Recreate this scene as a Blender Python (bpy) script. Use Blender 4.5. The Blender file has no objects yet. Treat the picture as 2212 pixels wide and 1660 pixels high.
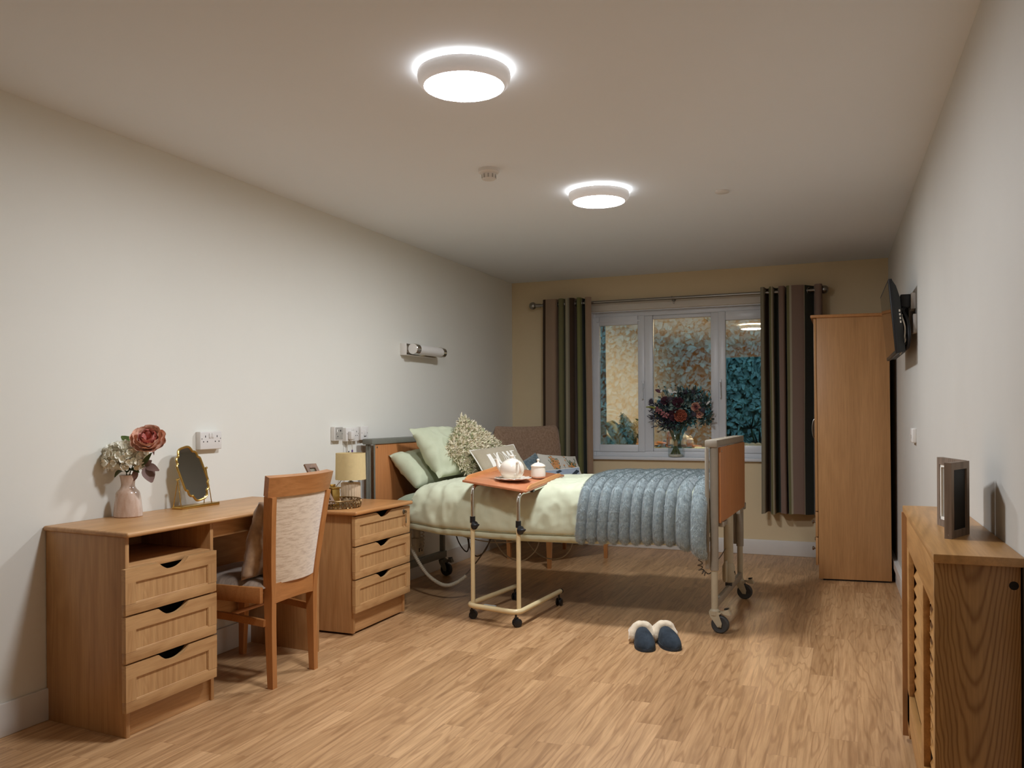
import bpy, bmesh, math, random
import numpy as np
from mathutils import Vector, Matrix, noise
R = random.Random(7)
NR = np.random.RandomState(5)
COL = bpy.context.scene.collection
PI = math.pi
W, D, H, S = 3.2055, 7.2513, 2.4, -0.0179          # room width at the far wall, depth, height, splay of the right wall
YB = -1.2                                          # back wall behind the camera
def wx(y): return W + S * (y - D)
def V(*a): return Vector(a)

# ------------------------------------------------------------------ materials
def lin(h):
    h = h.lstrip('#'); o = []
    for i in (0, 2, 4):
        c = int(h[i:i+2], 16) / 255
        o.append(c / 12.92 if c <= .04045 else ((c + .055) / 1.055) ** 2.4)
    return (*o, 1.0)
class NT:
    def __init__(s, name):
        s.m = bpy.data.materials.new(name); s.m.use_nodes = True
        s.t = s.m.node_tree; s.n = s.t.nodes; s.b = s.n['Principled BSDF']; s.out = s.n['Material Output']
    def node(s, typ, **kw):
        n = s.n.new(typ)
        for k, v in kw.items():
            if k.startswith('i_'):
                key = k[2:]
                key = int(key) if key.isdigit() else key.replace('_', ' ')
                if isinstance(v, bpy.types.NodeSocket): s.t.links.new(v, n.inputs[key])
                else: n.inputs[key].default_value = v
            else: setattr(n, k, v)
        return n
    def link(s, a, b): s.t.links.new(a, b)
    def math(s, op, a, b=None, c=None):
        n = s.n.new('ShaderNodeMath'); n.operation = op
        for i, v in enumerate((a, b, c)):
            if v is None: continue
            if isinstance(v, bpy.types.NodeSocket): s.t.links.new(v, n.inputs[i])
            else: n.inputs[i].default_value = v
        return n.outputs[0]
    def coord(s, scale=(1, 1, 1), loc=(0, 0, 0), rot=(0, 0, 0), src='Object'):
        tc = s.n.new('ShaderNodeTexCoord'); mp = s.n.new('ShaderNodeMapping')
        s.link(tc.outputs[src], mp.inputs[0]); mp.inputs['Scale'].default_value = scale
        mp.inputs['Location'].default_value = loc; mp.inputs['Rotation'].default_value = rot
        return mp.outputs[0]
    def noise(s, vec, scale=1, detail=4, rough=.55, dist=0):
        n = s.n.new('ShaderNodeTexNoise'); s.link(vec, n.inputs['Vector'])
        n.inputs['Scale'].default_value = scale; n.inputs['Detail'].default_value = detail
        n.inputs['Roughness'].default_value = rough; n.inputs['Distortion'].default_value = dist
        return n.outputs['Fac']
    def ramp(s, fac, stops, interp='LINEAR'):
        r = s.n.new('ShaderNodeValToRGB'); r.color_ramp.interpolation = interp
        e = r.color_ramp.elements
        while len(e) < len(stops): e.new(.5)
        for x, (p, c) in zip(e, stops): x.position = p; x.color = c if not isinstance(c, str) else lin(c)
        if isinstance(fac, bpy.types.NodeSocket): s.link(fac, r.inputs[0])
        return r.outputs[0]
    def mix(s, fac, a, b, mode='MIX'):
        n = s.n.new('ShaderNodeMix'); n.data_type = 'RGBA'; n.blend_type = mode
        for k, v in ((0, fac), (6, a), (7, b)):
            if isinstance(v, bpy.types.NodeSocket): s.link(v, n.inputs[k])
            else: n.inputs[k].default_value = v
        return n.outputs[2]
    def bump(s, h, strength=.3, dist=.01):
        b = s.n.new('ShaderNodeBump'); s.link(h, b.inputs['Height'])
        b.inputs['Strength'].default_value = strength; b.inputs['Distance'].default_value = dist
        s.link(b.outputs[0], s.b.inputs['Normal'])
    def set(s, color=None, rough=.5, metal=0, spec=.5, sheen=0, coat=0):
        if color is not None:
            if isinstance(color, bpy.types.NodeSocket): s.link(color, s.b.inputs['Base Color'])
            else: s.b.inputs['Base Color'].default_value = lin(color) if isinstance(color, str) else color
        s.b.inputs['Roughness'].default_value = rough; s.b.inputs['Metallic'].default_value = metal
        s.b.inputs['Specular IOR Level'].default_value = spec
        if sheen: s.b.inputs['Sheen Weight'].default_value = sheen
        if coat: s.b.inputs['Coat Weight'].default_value = coat
        return s.m
def plain(name, col, rough=.5, metal=0, spec=.5, var=.06, vs=6, bump=0, bs=200, **kw):
    m = NT(name); v = m.coord(); n = m.noise(v, vs, 3); c = lin(col)
    a = tuple(x * (1 - var) for x in c[:3]) + (1,); b = tuple(min(1, x * (1 + var)) for x in c[:3]) + (1,)
    m.set(m.ramp(n, [(.3, a), (.7, b)]), rough, metal, spec, **kw)
    if bump: m.bump(m.noise(v, bs, 2), bump, .002)
    return m.m
def wood(name, light, dark, axis=2, rough=.38, k=1.0, rings=.25, spec=.45, fig=1.0):
    m = NT(name)
    sc = [16 * k] * 3; sc[axis] = .9 * k
    fs = [150.] * 3; fs[axis] = 6.
    rs = [5.5 * k * fig] * 3; rs[axis] = .8 * k * fig
    n1 = m.noise(m.coord(sc), 1, 5, .6, .3)
    n2 = m.noise(m.coord(fs), 1, 3, .6)
    n3 = m.noise(m.coord(rs, loc=(3.1, 1.7, .4)), 1, 2, .5, .6)
    ring = m.math('SINE', m.math('MULTIPLY', n3, 60.))
    ring = m.math('MULTIPLY', m.math('ADD', ring, 1.), .5)
    f = m.math('ADD', m.math('MULTIPLY', n1, 1 - rings), m.math('MULTIPLY', ring, rings))
    base = m.ramp(f, [(.25, dark), (.72, light)])
    fib = m.ramp(n2, [(.3, (.80, .78, .76, 1)), (.6, (1, 1, 1, 1))])
    m.set(m.mix(.75, base, fib, 'MULTIPLY'), rough, 0, spec)
    m.bump(n2, .12, .001)
    return m.m
def fabric(name, col, col2=None, rough=.9, scale=5, weave=500, bump=.25, sheen=.3, stretch=(1, 1, 1), lo=.35, hi=.65):
    m = NT(name); v = m.coord(stretch); c2 = lin(col2) if col2 else tuple(x * .88 for x in lin(col)[:3]) + (1,)
    m.set(m.ramp(m.noise(v, scale, 5, .65), [(lo, c2), (hi, lin(col))]), rough, 0, .2, sheen)
    m.bump(m.noise(m.coord(), weave, 2), bump, .0015)
    return m.m
def emit(name, col, strength):
    m = NT(name); m.n.remove(m.b)
    e = m.node('ShaderNodeEmission', i_Color=lin(col) if isinstance(col, str) else col, i_Strength=strength); m.link(e.outputs[0], m.out.inputs[0])
    return m.m

M = {}
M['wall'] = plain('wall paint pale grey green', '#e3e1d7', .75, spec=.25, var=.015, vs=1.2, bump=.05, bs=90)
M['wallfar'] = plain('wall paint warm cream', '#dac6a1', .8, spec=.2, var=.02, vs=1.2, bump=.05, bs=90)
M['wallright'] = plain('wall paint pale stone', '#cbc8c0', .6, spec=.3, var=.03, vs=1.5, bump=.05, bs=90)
M['wallback'] = plain('back wall paint warm cream', '#d9bd90', .8, spec=.2, var=.02, vs=1.2)
M['ceil'] = plain('ceiling paint white', '#e6ebef', .85, spec=.15, var=.01, vs=1)
M['skirt'] = plain('skirting gloss white', '#d8d3cb', .4, var=.02)
M['upvc'] = plain('white upvc', '#dadbdd', .35, var=.03, vs=3)
M['batten'] = plain('painted batten', '#cfc6b8', .6, var=.02)
M['plastic'] = plain('white moulded plastic', '#dedad4', .35, var=.01)
M['plgrey'] = plain('grey faceplate', '#a8a49b', .4, var=.02)
M['hole'] = plain('dark slot', '#15130f', .8, var=0)  # near-black, also used where cavities are only in shade
M['black'] = plain('black plastic', '#16171a', .38, var=.05)
M['rubber'] = plain('dark grey rubber', '#3c3d3d', .6, var=.05)
M['chrome'] = plain('chrome', '#d9d6d0', .12, 1, var=.02)
M['steel'] = plain('brushed steel', '#9b968d', .32, 1, var=.05)
M['cream'] = plain('cream enamel tube', '#dcc79a', .3, var=.03, vs=20)
M['bedgrey'] = plain('grey beige powder coat', '#928878', .5, var=.05, vs=20)
M['bedbeige'] = plain('beige motor housing', '#b3a88f', .5, var=.04, vs=20)
M['beddark'] = plain('dark green grey steel', '#74746a', .5, var=.05, vs=20)
M['brass'] = plain('satin brass', '#c2a05a', .28, 1, var=.04, vs=30)
M['bronze'] = plain('antique bronze', '#8d7450', .35, 1, var=.2, vs=60)
M['oak_v'] = wood('light oak laminate upright grain', '#c39563', '#aa7b4c', 2, k=1., rings=.18)
M['oak_y'] = wood('light oak laminate along grain', '#c99a68', '#b08151', 1, k=1., rings=.18)
M['oak_y2'] = wood('oak drawer rails', '#caa06e', '#a97c4e', 1, k=2.2, rings=.12)
M['oak_v2'] = wood('oak drawer stiles', '#caa06e', '#a97c4e', 2, k=2.2, rings=.12)
M['robe'] = wood('wardrobe oak', '#c1905e', '#ae7f50', 2, k=.9, rings=.10, fig=.8)
M['oaktop'] = wood('oak edge', '#c48b55', '#b27b48', 1, rough=.3, k=1., rings=.1)
M['beech'] = wood('warm cherry stained wood', '#bb7f4a', '#a56b3a', 2, rough=.3, k=.8, rings=.15)
M['beech_y'] = wood('warm cherry stained rail', '#bb7f4a', '#a56b3a', 1, rough=.3, k=.8, rings=.15)
M['bedpanel'] = wood('orange beech panel', '#c1824f', '#b57544', 2, rough=.42, k=1.6, rings=.06)
M['tabletop'] = wood('orange beech laminate top', '#cb8660', '#bd774f', 0, rough=.22, k=1.2, rings=.06)
M['lip'] = wood('pale beech lip', '#dd9c62', '#c98650', 1, rough=.35, k=1.5, rings=.06)
M['veneer'] = wood('oak veneer with cathedral figure', '#a67c4a', '#8a6236', 2, rough=.42, k=.6, rings=.55, fig=.75)
def cathedral():
    m = NT('oak veneer with nested cathedral figure'); sx = m.node('ShaderNodeSeparateXYZ'); m.link(m.coord(), sx.inputs[0]); x, z = sx.outputs[0], sx.outputs[2]
    n = m.noise(m.coord((9, 9, 3)), 1, 3, .5); dx = m.math('ADD', m.math('ADD', x, .012), m.math('MULTIPLY', m.math('SUBTRACT', n, .5), .05))
    v = m.math('SUBTRACT', z, m.math('MULTIPLY', m.math('MULTIPLY', dx, dx), 75.)); v = m.math('ADD', v, m.math('MULTIPLY', n, .25))
    r = m.math('POWER', m.math('MULTIPLY', m.math('ADD', m.math('SINE', m.math('MULTIPLY', v, 78.)), 1.), .5), 3.)
    fib = m.noise(m.coord((170, 170, 7)), 1, 4, .6)
    c = m.mix(r, m.ramp(n, [(.3, '#ad824e'), (.7, '#b68d59')]), lin('#8f6536'))
    m.set(m.mix(.8, c, m.ramp(fib, [(.3, (.74, .70, .66, 1)), (.6, (1, 1, 1, 1))]), 'MULTIPLY'), .42); m.bump(fib, .1, .001); return m.m
M['veneer'] = cathedral()
M['veneer_y'] = wood('oak veneer front', '#c29258', '#a87a45', 1, rough=.42, k=.8, rings=.25)
M['veneer_top'] = wood('oak veneer top', '#c3935c', '#a67c4a', 1, rough=.35, k=.8, rings=.3)
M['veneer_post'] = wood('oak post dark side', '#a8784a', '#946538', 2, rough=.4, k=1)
M['rustic'] = wood('weathered grey brown wood', '#8d7a69', '#6b5949', 2, rough=.7, k=2)
M['rustic_b'] = wood('brown frame wood', '#8a6440', '#6a482c', 2, rough=.5, k=2)
M['velvet'] = fabric('crushed beige velvet', '#d2bca0', '#a98a6c', .55, 22, 300, .25, .6, (1, .9, 5.5), lo=.25, hi=.55)
M['velvet_seat'] = fabric('crushed taupe velvet seat', '#a08a76', '#6f5a48', .6, 8, 300, .2, .6, (4, 1, 1))
M['velvet_c'] = fabric('brown velvet', '#bd9c78', '#86664a', .5, 8, 200, .2, .7)
M['sage'] = fabric('sage green cotton', '#cdd0b5', '#c3c6aa', .85, 3, 700, .12, .15)
M['sage2'] = fabric('sage green pillow cotton', '#c8ccb0', '#bdc2a5', .85, 3, 700, .12, .15)
M['sagesheet'] = fabric('grey green sheet', '#9aa38c', '#8e9780', .85, 3, 700, .12, .15)
M['fur'] = fabric('blue grey faux fur', '#98a4a5', '#77868a', .95, 40, 300, .3, .6)
M['furtip'] = fabric('blue grey fur strands', '#aab3b2', '#7f8c8f', .9, 60, 300, .1, .6)
M['petal'] = fabric('cream fabric leaves', '#e2d7bb', '#adb084', .9, 30, 300, .1, .3, lo=.38, hi=.5)
M['petalbase'] = plain('green cushion cover', '#97986e', .9)
M['taupe'] = fabric('taupe linen', '#ab9f88', '#9f937c', .9, 4, 600, .2, .2)
M['whitec'] = plain('white cotton', '#e8e3d8', .8, var=.02)
M['armch'] = fabric('beige brown boucle', '#a58871', '#8b6f58', .95, 60, 250, .4, .3)
M['armlight'] = fabric('pale underside fabric', '#b9a68f', None, .95, 30, 250, .2, .1)
M['bluefl'] = fabric('slate blue tufted fabric', '#7f8f95', '#566870', .9, 40, 200, .6, .4)
M['blueplain'] = fabric('pale blue cotton', '#a3aebb', '#909cab', .9, 5, 500, .2, .2)
M['ivoryc'] = fabric('ivory linen', '#cfc9bc', None, .9, 5, 500, .2, .2)
M['ceramic'] = plain('cream glazed ceramic', '#ece2d2', .12, var=.02, coat=.4)
M['plate'] = plain('glazed plate', '#e6dccd', .15, var=.02, coat=.4)
M['shade'] = plain('cream lamp shade', '#d6c08c', .85, var=.03, vs=40, bump=.1, bs=600)
M['fluted'] = plain('fluted beige ceramic', '#cdb596', .5, var=.05, vs=20)
M['suede'] = fabric('navy suede', '#3a434c', '#282f36', .95, 12, 400, .15, .04)
M['sole'] = plain('dark navy sole', '#26303a', .7)
M['wool'] = fabric('cream fleece', '#ecdcc2', '#dccaae', .95, 40, 120, .6, .6)
M['stitch'] = plain('pale stitching', '#aab4bc', .8)
M['green'] = plain('leaf green', '#5f7438', .6, var=.25, vs=30)
M['dgreen'] = plain('deep leaf green', '#42552a', .5, var=.25, vs=30)
M['plum'] = plain('dusty plum leaf', '#7d6259', .7, var=.15, vs=30)
M['stem'] = plain('green stem', '#4f5a2c', .6, var=.1)
M['ivory'] = plain('ivory petals', '#f3efe0', .75, var=.05, vs=40)
M['peony'] = plain('dusky pink petals', '#cf7f74', .7, var=.3, vs=25)
M['peonyo'] = plain('blush outer petals', '#e0b096', .7, var=.25, vs=18)
M['coral'] = plain('coral pink petals', '#d9917f', .75, var=.12, vs=40)
M['burg'] = plain('burgundy petals', '#5c3440', .7, var=.25, vs=30)
M['orange'] = plain('peach rose petals', '#b5694f', .7, var=.25, vs=40)
M['thistle'] = plain('charcoal thistle', '#4c4650', .9, var=.3, vs=60)
M['lav'] = plain('dark lavender', '#44414f', .9, var=.3, vs=60)
M['euc'] = plain('grey eucalyptus', '#76877d', .6, var=.2, vs=30)
M['eucd'] = plain('dark teal leaf', '#34463f', .6, var=.25, vs=30)
M['pinkb'] = plain('muted pink bells', '#a96a6c', .7, var=.2, vs=50)
M['lime'] = plain('yellow green tip', '#8a8f3c', .6, var=.1)
M['twine'] = plain('twine binding', '#a98d62', .9)
M['pebble'] = plain('white sand', '#d8d0be', .9, var=.15, vs=100)
M['screen'] = plain('tv screen', '#0c0c0d', .08, var=0, spec=.8)
M['tvback'] = plain('tv casing', '#1f1f1d', .5, var=.1)
M['mirror'] = plain('mirror glass', '#cfcfc8', .02, 1, var=0)
M['cable'] = plain('brown grey cable', '#5c5145', .5, var=.05)
M['cablew'] = plain('pale cable', '#b5aa98', .5, var=.03)
M['ribbed'] = plain('ribbed grey conduit', '#b3a994', .6, var=.04)
M['purple'] = plain('purple tag', '#4c2a6e', .5)
M['sticker'] = plain('silver label', '#a9aaa6', .5)
M['photo'] = plain('photo card', '#7d7660', .6, var=.3, vs=40)
M['backing'] = plain('black frame backing', '#1b1712', .7, var=.3, vs=300)
M['ground'] = plain('garden soil', '#3c3a30', .95, var=.3, vs=8)
M['ivywall'] = plain('dark ivy underlayer', '#2c4038', .95, var=.4, vs=20)
M['ivy'] = plain('ivy leaf', '#86a394', .35, var=.5, vs=9)
M['fatsia'] = plain('broad glossy leaf', '#a3b8a0', .35, var=.2, vs=8)
M['conifer'] = plain('conifer green', '#55623a', .8, var=.3, vs=20)
M['corr'] = plain('unlit corridor dark', '#2b2620', .9)  # dark colour stands in for the lack of light in the corridor
M['bin'] = plain('terracotta', '#8a5a3a', .8)
M['diff'] = emit('lamp diffuser glow', (.91, .965, 1.04, 1), 36.)
M['halo'] = emit('lamp halo strip', (.95, .98, 1.02, 1), 5.0)
M['ring'] = plain('white lamp ring with added glow', '#e2dedb', .35, var=.01)
_b = M['ring'].node_tree.nodes['Principled BSDF']; _b.inputs['Emission Color'].default_value = (1, .97, .95, 1); _b.inputs['Emission Strength'].default_value = .035  # added emission stands in for lamp light scattered through the ring

def vase_glaze():
    m = NT('streaked pink grey glaze'); v = m.coord((40, 40, 9)); n = m.noise(v, 1, 4)
    v2 = m.coord((6, 6, 1)); n2 = m.noise(v2, 2.2, 2)
    sp = m.noise(m.coord(), 500, 2)
    c = m.ramp(n2, [(.38, '#d9c6b8'), (.52, '#cdb09a'), (.66, '#b98a66')])
    c = m.mix(.35, c, m.ramp(n, [(.35, '#a98f80'), (.6, '#e9ddd2')]))
    c = m.mix(1, c, m.ramp(sp, [(.30, (.7, .6, .5, 1)), (.38, (1, 1, 1, 1))]), 'MULTIPLY')
    return m.set(c, .15, coat=.4)
M['vaseg'] = vase_glaze()
def glass(name='clear glass'):
    m = NT(name); m.n.remove(m.b)
    lw = m.node('ShaderNodeLayerWeight', i_Blend=.5); fr = m.math('ADD', m.math('MULTIPLY', m.math('POWER', lw.outputs['Facing'], 3.), .45), .03)
    tr = m.node('ShaderNodeBsdfTransparent', i_Color=(.96, .98, .98, 1)); gl = m.node('ShaderNodeBsdfGlossy', i_Roughness=.02)
    mx = m.node('ShaderNodeMixShader', i_0=fr, i_1=tr.outputs[0], i_2=gl.outputs[0]); m.link(mx.outputs[0], m.out.inputs[0])
    return m.m
M['glass'] = glass()
def window_glass():      # double glazing; amber cast of the reflections put into the glass colour
    m = NT('double glazing with added amber reflection'); m.n.remove(m.b)
    tr = m.node('ShaderNodeBsdfTransparent', i_Color=(.80, .95, .98, 1)); gl = m.node('ShaderNodeBsdfGlossy', i_Roughness=.004)
    gl.inputs['Color'].default_value = (.98, .72, .42, 1)
    mx = m.node('ShaderNodeMixShader', i_0=.58, i_1=tr.outputs[0], i_2=gl.outputs[0]); m.link(mx.outputs[0], m.out.inputs[0])
    return m.m
M['winglass'] = window_glass()
def floor_mat():
    m = NT('light oak vinyl planks'); v = m.coord()
    sx = m.node('ShaderNodeSeparateXYZ'); m.link(v, sx.inputs[0]); X, Y = sx.outputs[0], sx.outputs[1]
    PW, PL = .098, .72
    cx = m.math('DIVIDE', X, PW); col = m.math('FLOOR', cx)
    wn = m.node('ShaderNodeTexWhiteNoise', noise_dimensions='1D', i_W=col)
    ry = m.math('ADD', m.math('DIVIDE', Y, PL), m.math('MULTIPLY', wn.outputs['Value'], 7.3)); row = m.math('FLOOR', ry)
    cb = m.node('ShaderNodeCombineXYZ', i_0=col, i_1=row, i_2=0.)
    w2 = m.node('ShaderNodeTexWhiteNoise', noise_dimensions='3D', i_Vector=cb.outputs[0]); rnd = w2.outputs['Value']
    # grain coordinates, shifted per plank
    off = m.math('MULTIPLY', rnd, 37.)
    g = m.node('ShaderNodeCombineXYZ', i_0=m.math('ADD', m.math('MULTIPLY', X, 11.), off), i_1=m.math('ADD', m.math('MULTIPLY', Y, .95), off), i_2=off)
    n1 = m.noise(g.outputs[0], 1, 2, .45, .25)
    ring = m.math('MULTIPLY', m.math('ADD', m.math('SINE', m.math('MULTIPLY', n1, 62.)), 1.), .5)
    g2 = m.node('ShaderNodeCombineXYZ', i_0=m.math('ADD', m.math('MULTIPLY', X, 110.), off), i_1=m.math('MULTIPLY', Y, 5.), i_2=off)
    n2 = m.noise(g2.outputs[0], 1, 4, .6)
    g3 = m.node('ShaderNodeCombineXYZ', i_0=m.math('ADD', m.math('MULTIPLY', X, 30.), off), i_1=m.math('MULTIPLY', Y, 1.2), i_2=off)
    n3 = m.noise(g3.outputs[0], 1, 3, .6)
    base = m.ramp(rnd, [(0., '#b48c62'), (.35, '#bf966b'), (.7, '#c69d71'), (1., '#cda478')])
    c = m.mix(.62, base, m.ramp(n3, [(.30, (.66, .60, .55, 1)), (.62, (1.14, 1.14, 1.14, 1))]), 'MULTIPLY')
    c = m.mix(.46, c, m.ramp(ring, [(.0, (.56, .47, .40, 1)), (.30, (1, 1, 1, 1))]), 'MULTIPLY')
    c = m.mix(.6, c, m.ramp(n2, [(.35, (.70, .64, .58, 1)), (.58, (1, 1, 1, 1))]), 'MULTIPLY')
    fx = m.math('FRACT', cx); fy = m.math('FRACT', ry)
    ex = m.math('LESS_THAN', m.math('MINIMUM', fx, m.math('SUBTRACT', 1., fx)), .010)
    ey = m.math('LESS_THAN', m.math('MINIMUM', fy, m.math('SUBTRACT', 1., fy)), .0018)
    e = m.math('MULTIPLY', m.math('MAXIMUM', ex, ey), .22)
    c = m.mix(e, c, lin('#6b4a30'))
    m.set(c, .36, 0, .4); m.bump(n2, .04, .001)
    return m.m
M['floor'] = floor_mat()
def stripes(name, seq, tot):
    m = NT(name); uv = m.node('ShaderNodeUVMap'); sp = m.node('ShaderNodeSeparateXYZ'); m.link(uv.outputs[0], sp.inputs[0])
    c = m.ramp(sp.outputs[0], [(p / tot, col) for p, col in seq], 'CONSTANT')
    n = m.noise(m.coord(), 700, 2)
    m.set(m.mix(.3, c, m.ramp(n, [(.3, (.75, .75, .75, 1)), (.7, (1.1, 1.1, 1.1, 1))]), 'MULTIPLY'), .8, 0, .25, .2); m.bump(n, .2, .001)
    return m.m
DB, TAN, OL, CR, DG, MV, GR = '#5d4836', '#bfa48a', '#969066', '#cfc4a8', '#56584a', '#ab9080', '#aaa088'
M['stripes_a'] = stripes('striped curtain cloth, left', [(0, CR), (.6, DB), (1.5, TAN), (4, '#5b4a38'), (7, OL), (9.5, DG), (11.8, CR), (12.75, GR), (13.1, DB), (14.2, MV), (17, '#9b9a64'), (19.3, DG), (21.6, GR), (22.3, TAN)], 24)
M['stripes_b'] = stripes('striped curtain cloth, right', [(0, GR), (2.2, DB), (4.8, OL), (6, CR), (7.3, DG), (9.7, MV), (12.3, DB), (15, OL), (16, CR), (16.6, MV), (18.8, CR), (19, DG), (22, MV)], 26)

# ------------------------------------------------------------------ mesh builder
class MB:
    def __init__(s): s.bm = bmesh.new(); s.mi = 0; s.uv = None
    def mat(s, i): s.mi = i; return s
    def _fin(s, faces):
        for f in faces: f.material_index = s.mi
    def box(s, a, b, bev=.0, seg=2, M4=None):
        a = Vector(a); b = Vector(b); c = (a + b) / 2; d = b - a
        mt = Matrix.Translation(c) @ Matrix.Diagonal((abs(d.x), abs(d.y), abs(d.z), 1))
        if M4 is not None: mt = M4 @ mt
        g = bmesh.ops.create_cube(s.bm, size=1, matrix=mt); vs = g['verts']
        fs = {f for v in vs for f in v.link_faces}; s._fin(fs)
        if bev > 0:
            bev = min(bev, .49 * min(abs(d.x), abs(d.y), abs(d.z)))
            es = list({e for v in vs for e in v.link_edges})
            r = bmesh.ops.bevel(s.bm, geom=es, offset=bev, segments=seg, affect='EDGES', profile=.5); s._fin(r['faces'])
        return s
    def hexa(s, p):      # 8 corners: bottom ring 4, top ring 4
        v = [s.bm.verts.new(q) for q in p]
        s._fin([s.bm.faces.new([v[i] for i in f]) for f in ((3, 2, 1, 0), (4, 5, 6, 7), (0, 1, 5, 4), (1, 2, 6, 5), (2, 3, 7, 6), (3, 0, 4, 7))]); return s
    def tube(s, pts, r, seg=12, cap=True, closed=False):
        pts = [Vector(p) for p in pts]; n = len(pts); rr = r if isinstance(r, (list, tuple)) else [r] * n
        ts = []
        for i in range(n):
            a = pts[(i - 1) % n] if (closed or i > 0) else pts[i]; b = pts[(i + 1) % n] if (closed or i < n - 1) else pts[i]
            ts.append((b - a).normalized())
        up = Vector((0, 0, 1)) if abs(ts[0].z) < .9 else Vector((1, 0, 0))
        x = ts[0].cross(up).normalized(); rings = []
        for i in range(n):
            x = (x - ts[i] * x.dot(ts[i])).normalized(); y = ts[i].cross(x)
            rings.append([s.bm.verts.new(pts[i] + rr[i] * (math.cos(2 * PI * k / seg) * x + math.sin(2 * PI * k / seg) * y)) for k in range(seg)])
        fs = []
        for i in range(n if closed else n - 1):
            A, B = rings[i], rings[(i + 1) % n]
            for k in range(seg): fs.append(s.bm.faces.new((A[k], A[(k + 1) % seg], B[(k + 1) % seg], B[k])))
        if cap and not closed: fs += [s.bm.faces.new(rings[0][::-1]), s.bm.faces.new(rings[-1])]
        s._fin(fs); return s
    def cyl(s, a, b, r, r2=None, seg=24): return s.tube([a, b], [r, r if r2 is None else r2], seg)
    def lathe(s, prof, c=(0, 0, 0), seg=40, ax=None, flute=0, fn=16, cap=True):
        c = Vector(c); az = Vector((0, 0, 1)) if ax is None else Vector(ax).normalized()
        q = az.orthogonal().normalized() if ax is not None else Vector((1, 0, 0)); w = az.cross(q); rings = []
        for (r, z) in prof:
            rings.append([s.bm.verts.new(c + az * z + max(r, 1e-5) * (1 + flute * abs(math.sin(fn * PI * k / seg))) * (math.cos(2 * PI * k / seg) * q + math.sin(2 * PI * k / seg) * w)) for k in range(seg)])
        fs = []
        for i in range(len(rings) - 1):
            A, B = rings[i], rings[i + 1]
            for k in range(seg): fs.append(s.bm.faces.new((A[k], A[(k + 1) % seg], B[(k + 1) % seg], B[k])))
        if cap: fs += [s.bm.faces.new(rings[0][::-1]), s.bm.faces.new(rings[-1])]
        s._fin(fs); return s
    def sphere(s, c, r, sc=(1, 1, 1), u=20, v=12):
        g = bmesh.ops.create_uvsphere(s.bm, u_segments=u, v_segments=v, radius=1, matrix=Matrix.Translation(c) @ Matrix.Diagonal((r * sc[0], r * sc[1], r * sc[2], 1)))
        s._fin({f for w in g['verts'] for f in w.link_faces}); return s
    def prism(s, poly, ext):     # planar polygon (3D points) extruded by the vector ext
        v = [s.bm.verts.new(p) for p in poly]; w = [s.bm.verts.new(Vector(p) + Vector(ext)) for p in poly]; n = len(v)
        fs = [s.bm.faces.new(v[::-1]), s.bm.faces.new(w)] + [s.bm.faces.new((v[i], v[(i + 1) % n], w[(i + 1) % n], w[i])) for i in range(n)]
        s._fin(fs); return s
    def grid(s, fn, nu, nv, cu=False, cv=False, uvf=None):
        vs = [[s.bm.verts.new(fn(i / (nu if cu else nu - 1), j / (nv if cv else nv - 1))) for j in range(nv)] for i in range(nu)]
        if uvf and s.uv is None: s.uv = s.bm.loops.layers.uv.new('UVMap')
        for i in range(nu if cu else nu - 1):
            for j in range(nv if cv else nv - 1):
                idx = ((i, j), ((i + 1) % nu, j), ((i + 1) % nu, (j + 1) % nv), (i, (j + 1) % nv))
                f = s.bm.faces.new([vs[a][b] for a, b in idx]); f.material_index = s.mi
                if uvf:
                    for l, (a, b) in zip(f.loops, ((i, j), (i + 1, j), (i + 1, j + 1), (i, j + 1))): l[s.uv].uv = uvf(a / (nu - 1), b / (nv - 1))
        return s
    def poly(s, pts):
        f = s.bm.faces.new([s.bm.verts.new(p) for p in pts]); f.material_index = s.mi; return s
    def solid(s, th): # thickness
        bmesh.ops.recalc_face_normals(s.bm, faces=s.bm.faces[:])
        bmesh.ops.solidify(s.bm, geom=s.bm.faces[:], thickness=th); return s
    def build(s, name, mats, parent=None, world=True, xf=None, smooth=35, merge=0, norm=True):
        if merge: bmesh.ops.remove_doubles(s.bm, verts=s.bm.verts[:], dist=merge)
        if xf:
            for v in s.bm.verts: v.co = xf(v.co)
        if norm: bmesh.ops.recalc_face_normals(s.bm, faces=s.bm.faces[:])
        me = bpy.data.meshes.new(name); s.bm.to_mesh(me); s.bm.free()
        return finish(name, me, mats, parent, world, smooth)
def wmat(o):
    m = o.matrix_basis.copy()
    while o.parent: o = o.parent; m = o.matrix_basis @ m
    return m
def finish(name, me, mats, parent, world=True, smooth=35):
    if smooth is not None:
        me.polygons.foreach_set('use_smooth', [True] * len(me.polygons))
        try: me.set_sharp_from_angle(angle=math.radians(smooth))
        except Exception: pass
    for m in (mats if isinstance(mats, (list, tuple)) else [mats]): me.materials.append(M[m] if isinstance(m, str) else m)
    o = bpy.data.objects.new(name, me); COL.objects.link(o)
    if parent is not None:
        if world: me.transform(wmat(parent).inverted())
        o.parent = parent
    return o
def raw(name, verts, faces, mats, parent=None, smooth=None, world=True):
    me = bpy.data.meshes.new(name); me.from_pydata([tuple(v) for v in verts], [], faces); me.update()
    return finish(name, me, mats, parent, world, smooth)
def tag(o, label, cat, group=None, kind=None):
    o['label'] = label; o['category'] = cat
    if group: o['group'] = group
    if kind: o['kind'] = kind
    return o
def thing(name, label, cat, loc=(0, 0, 0), rz=0, group=None):
    o = bpy.data.objects.new(name, None); o.empty_display_size = .05; COL.objects.link(o)
    o.location = loc; o.rotation_euler = (0, 0, rz); return tag(o, label, cat, group)
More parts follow.
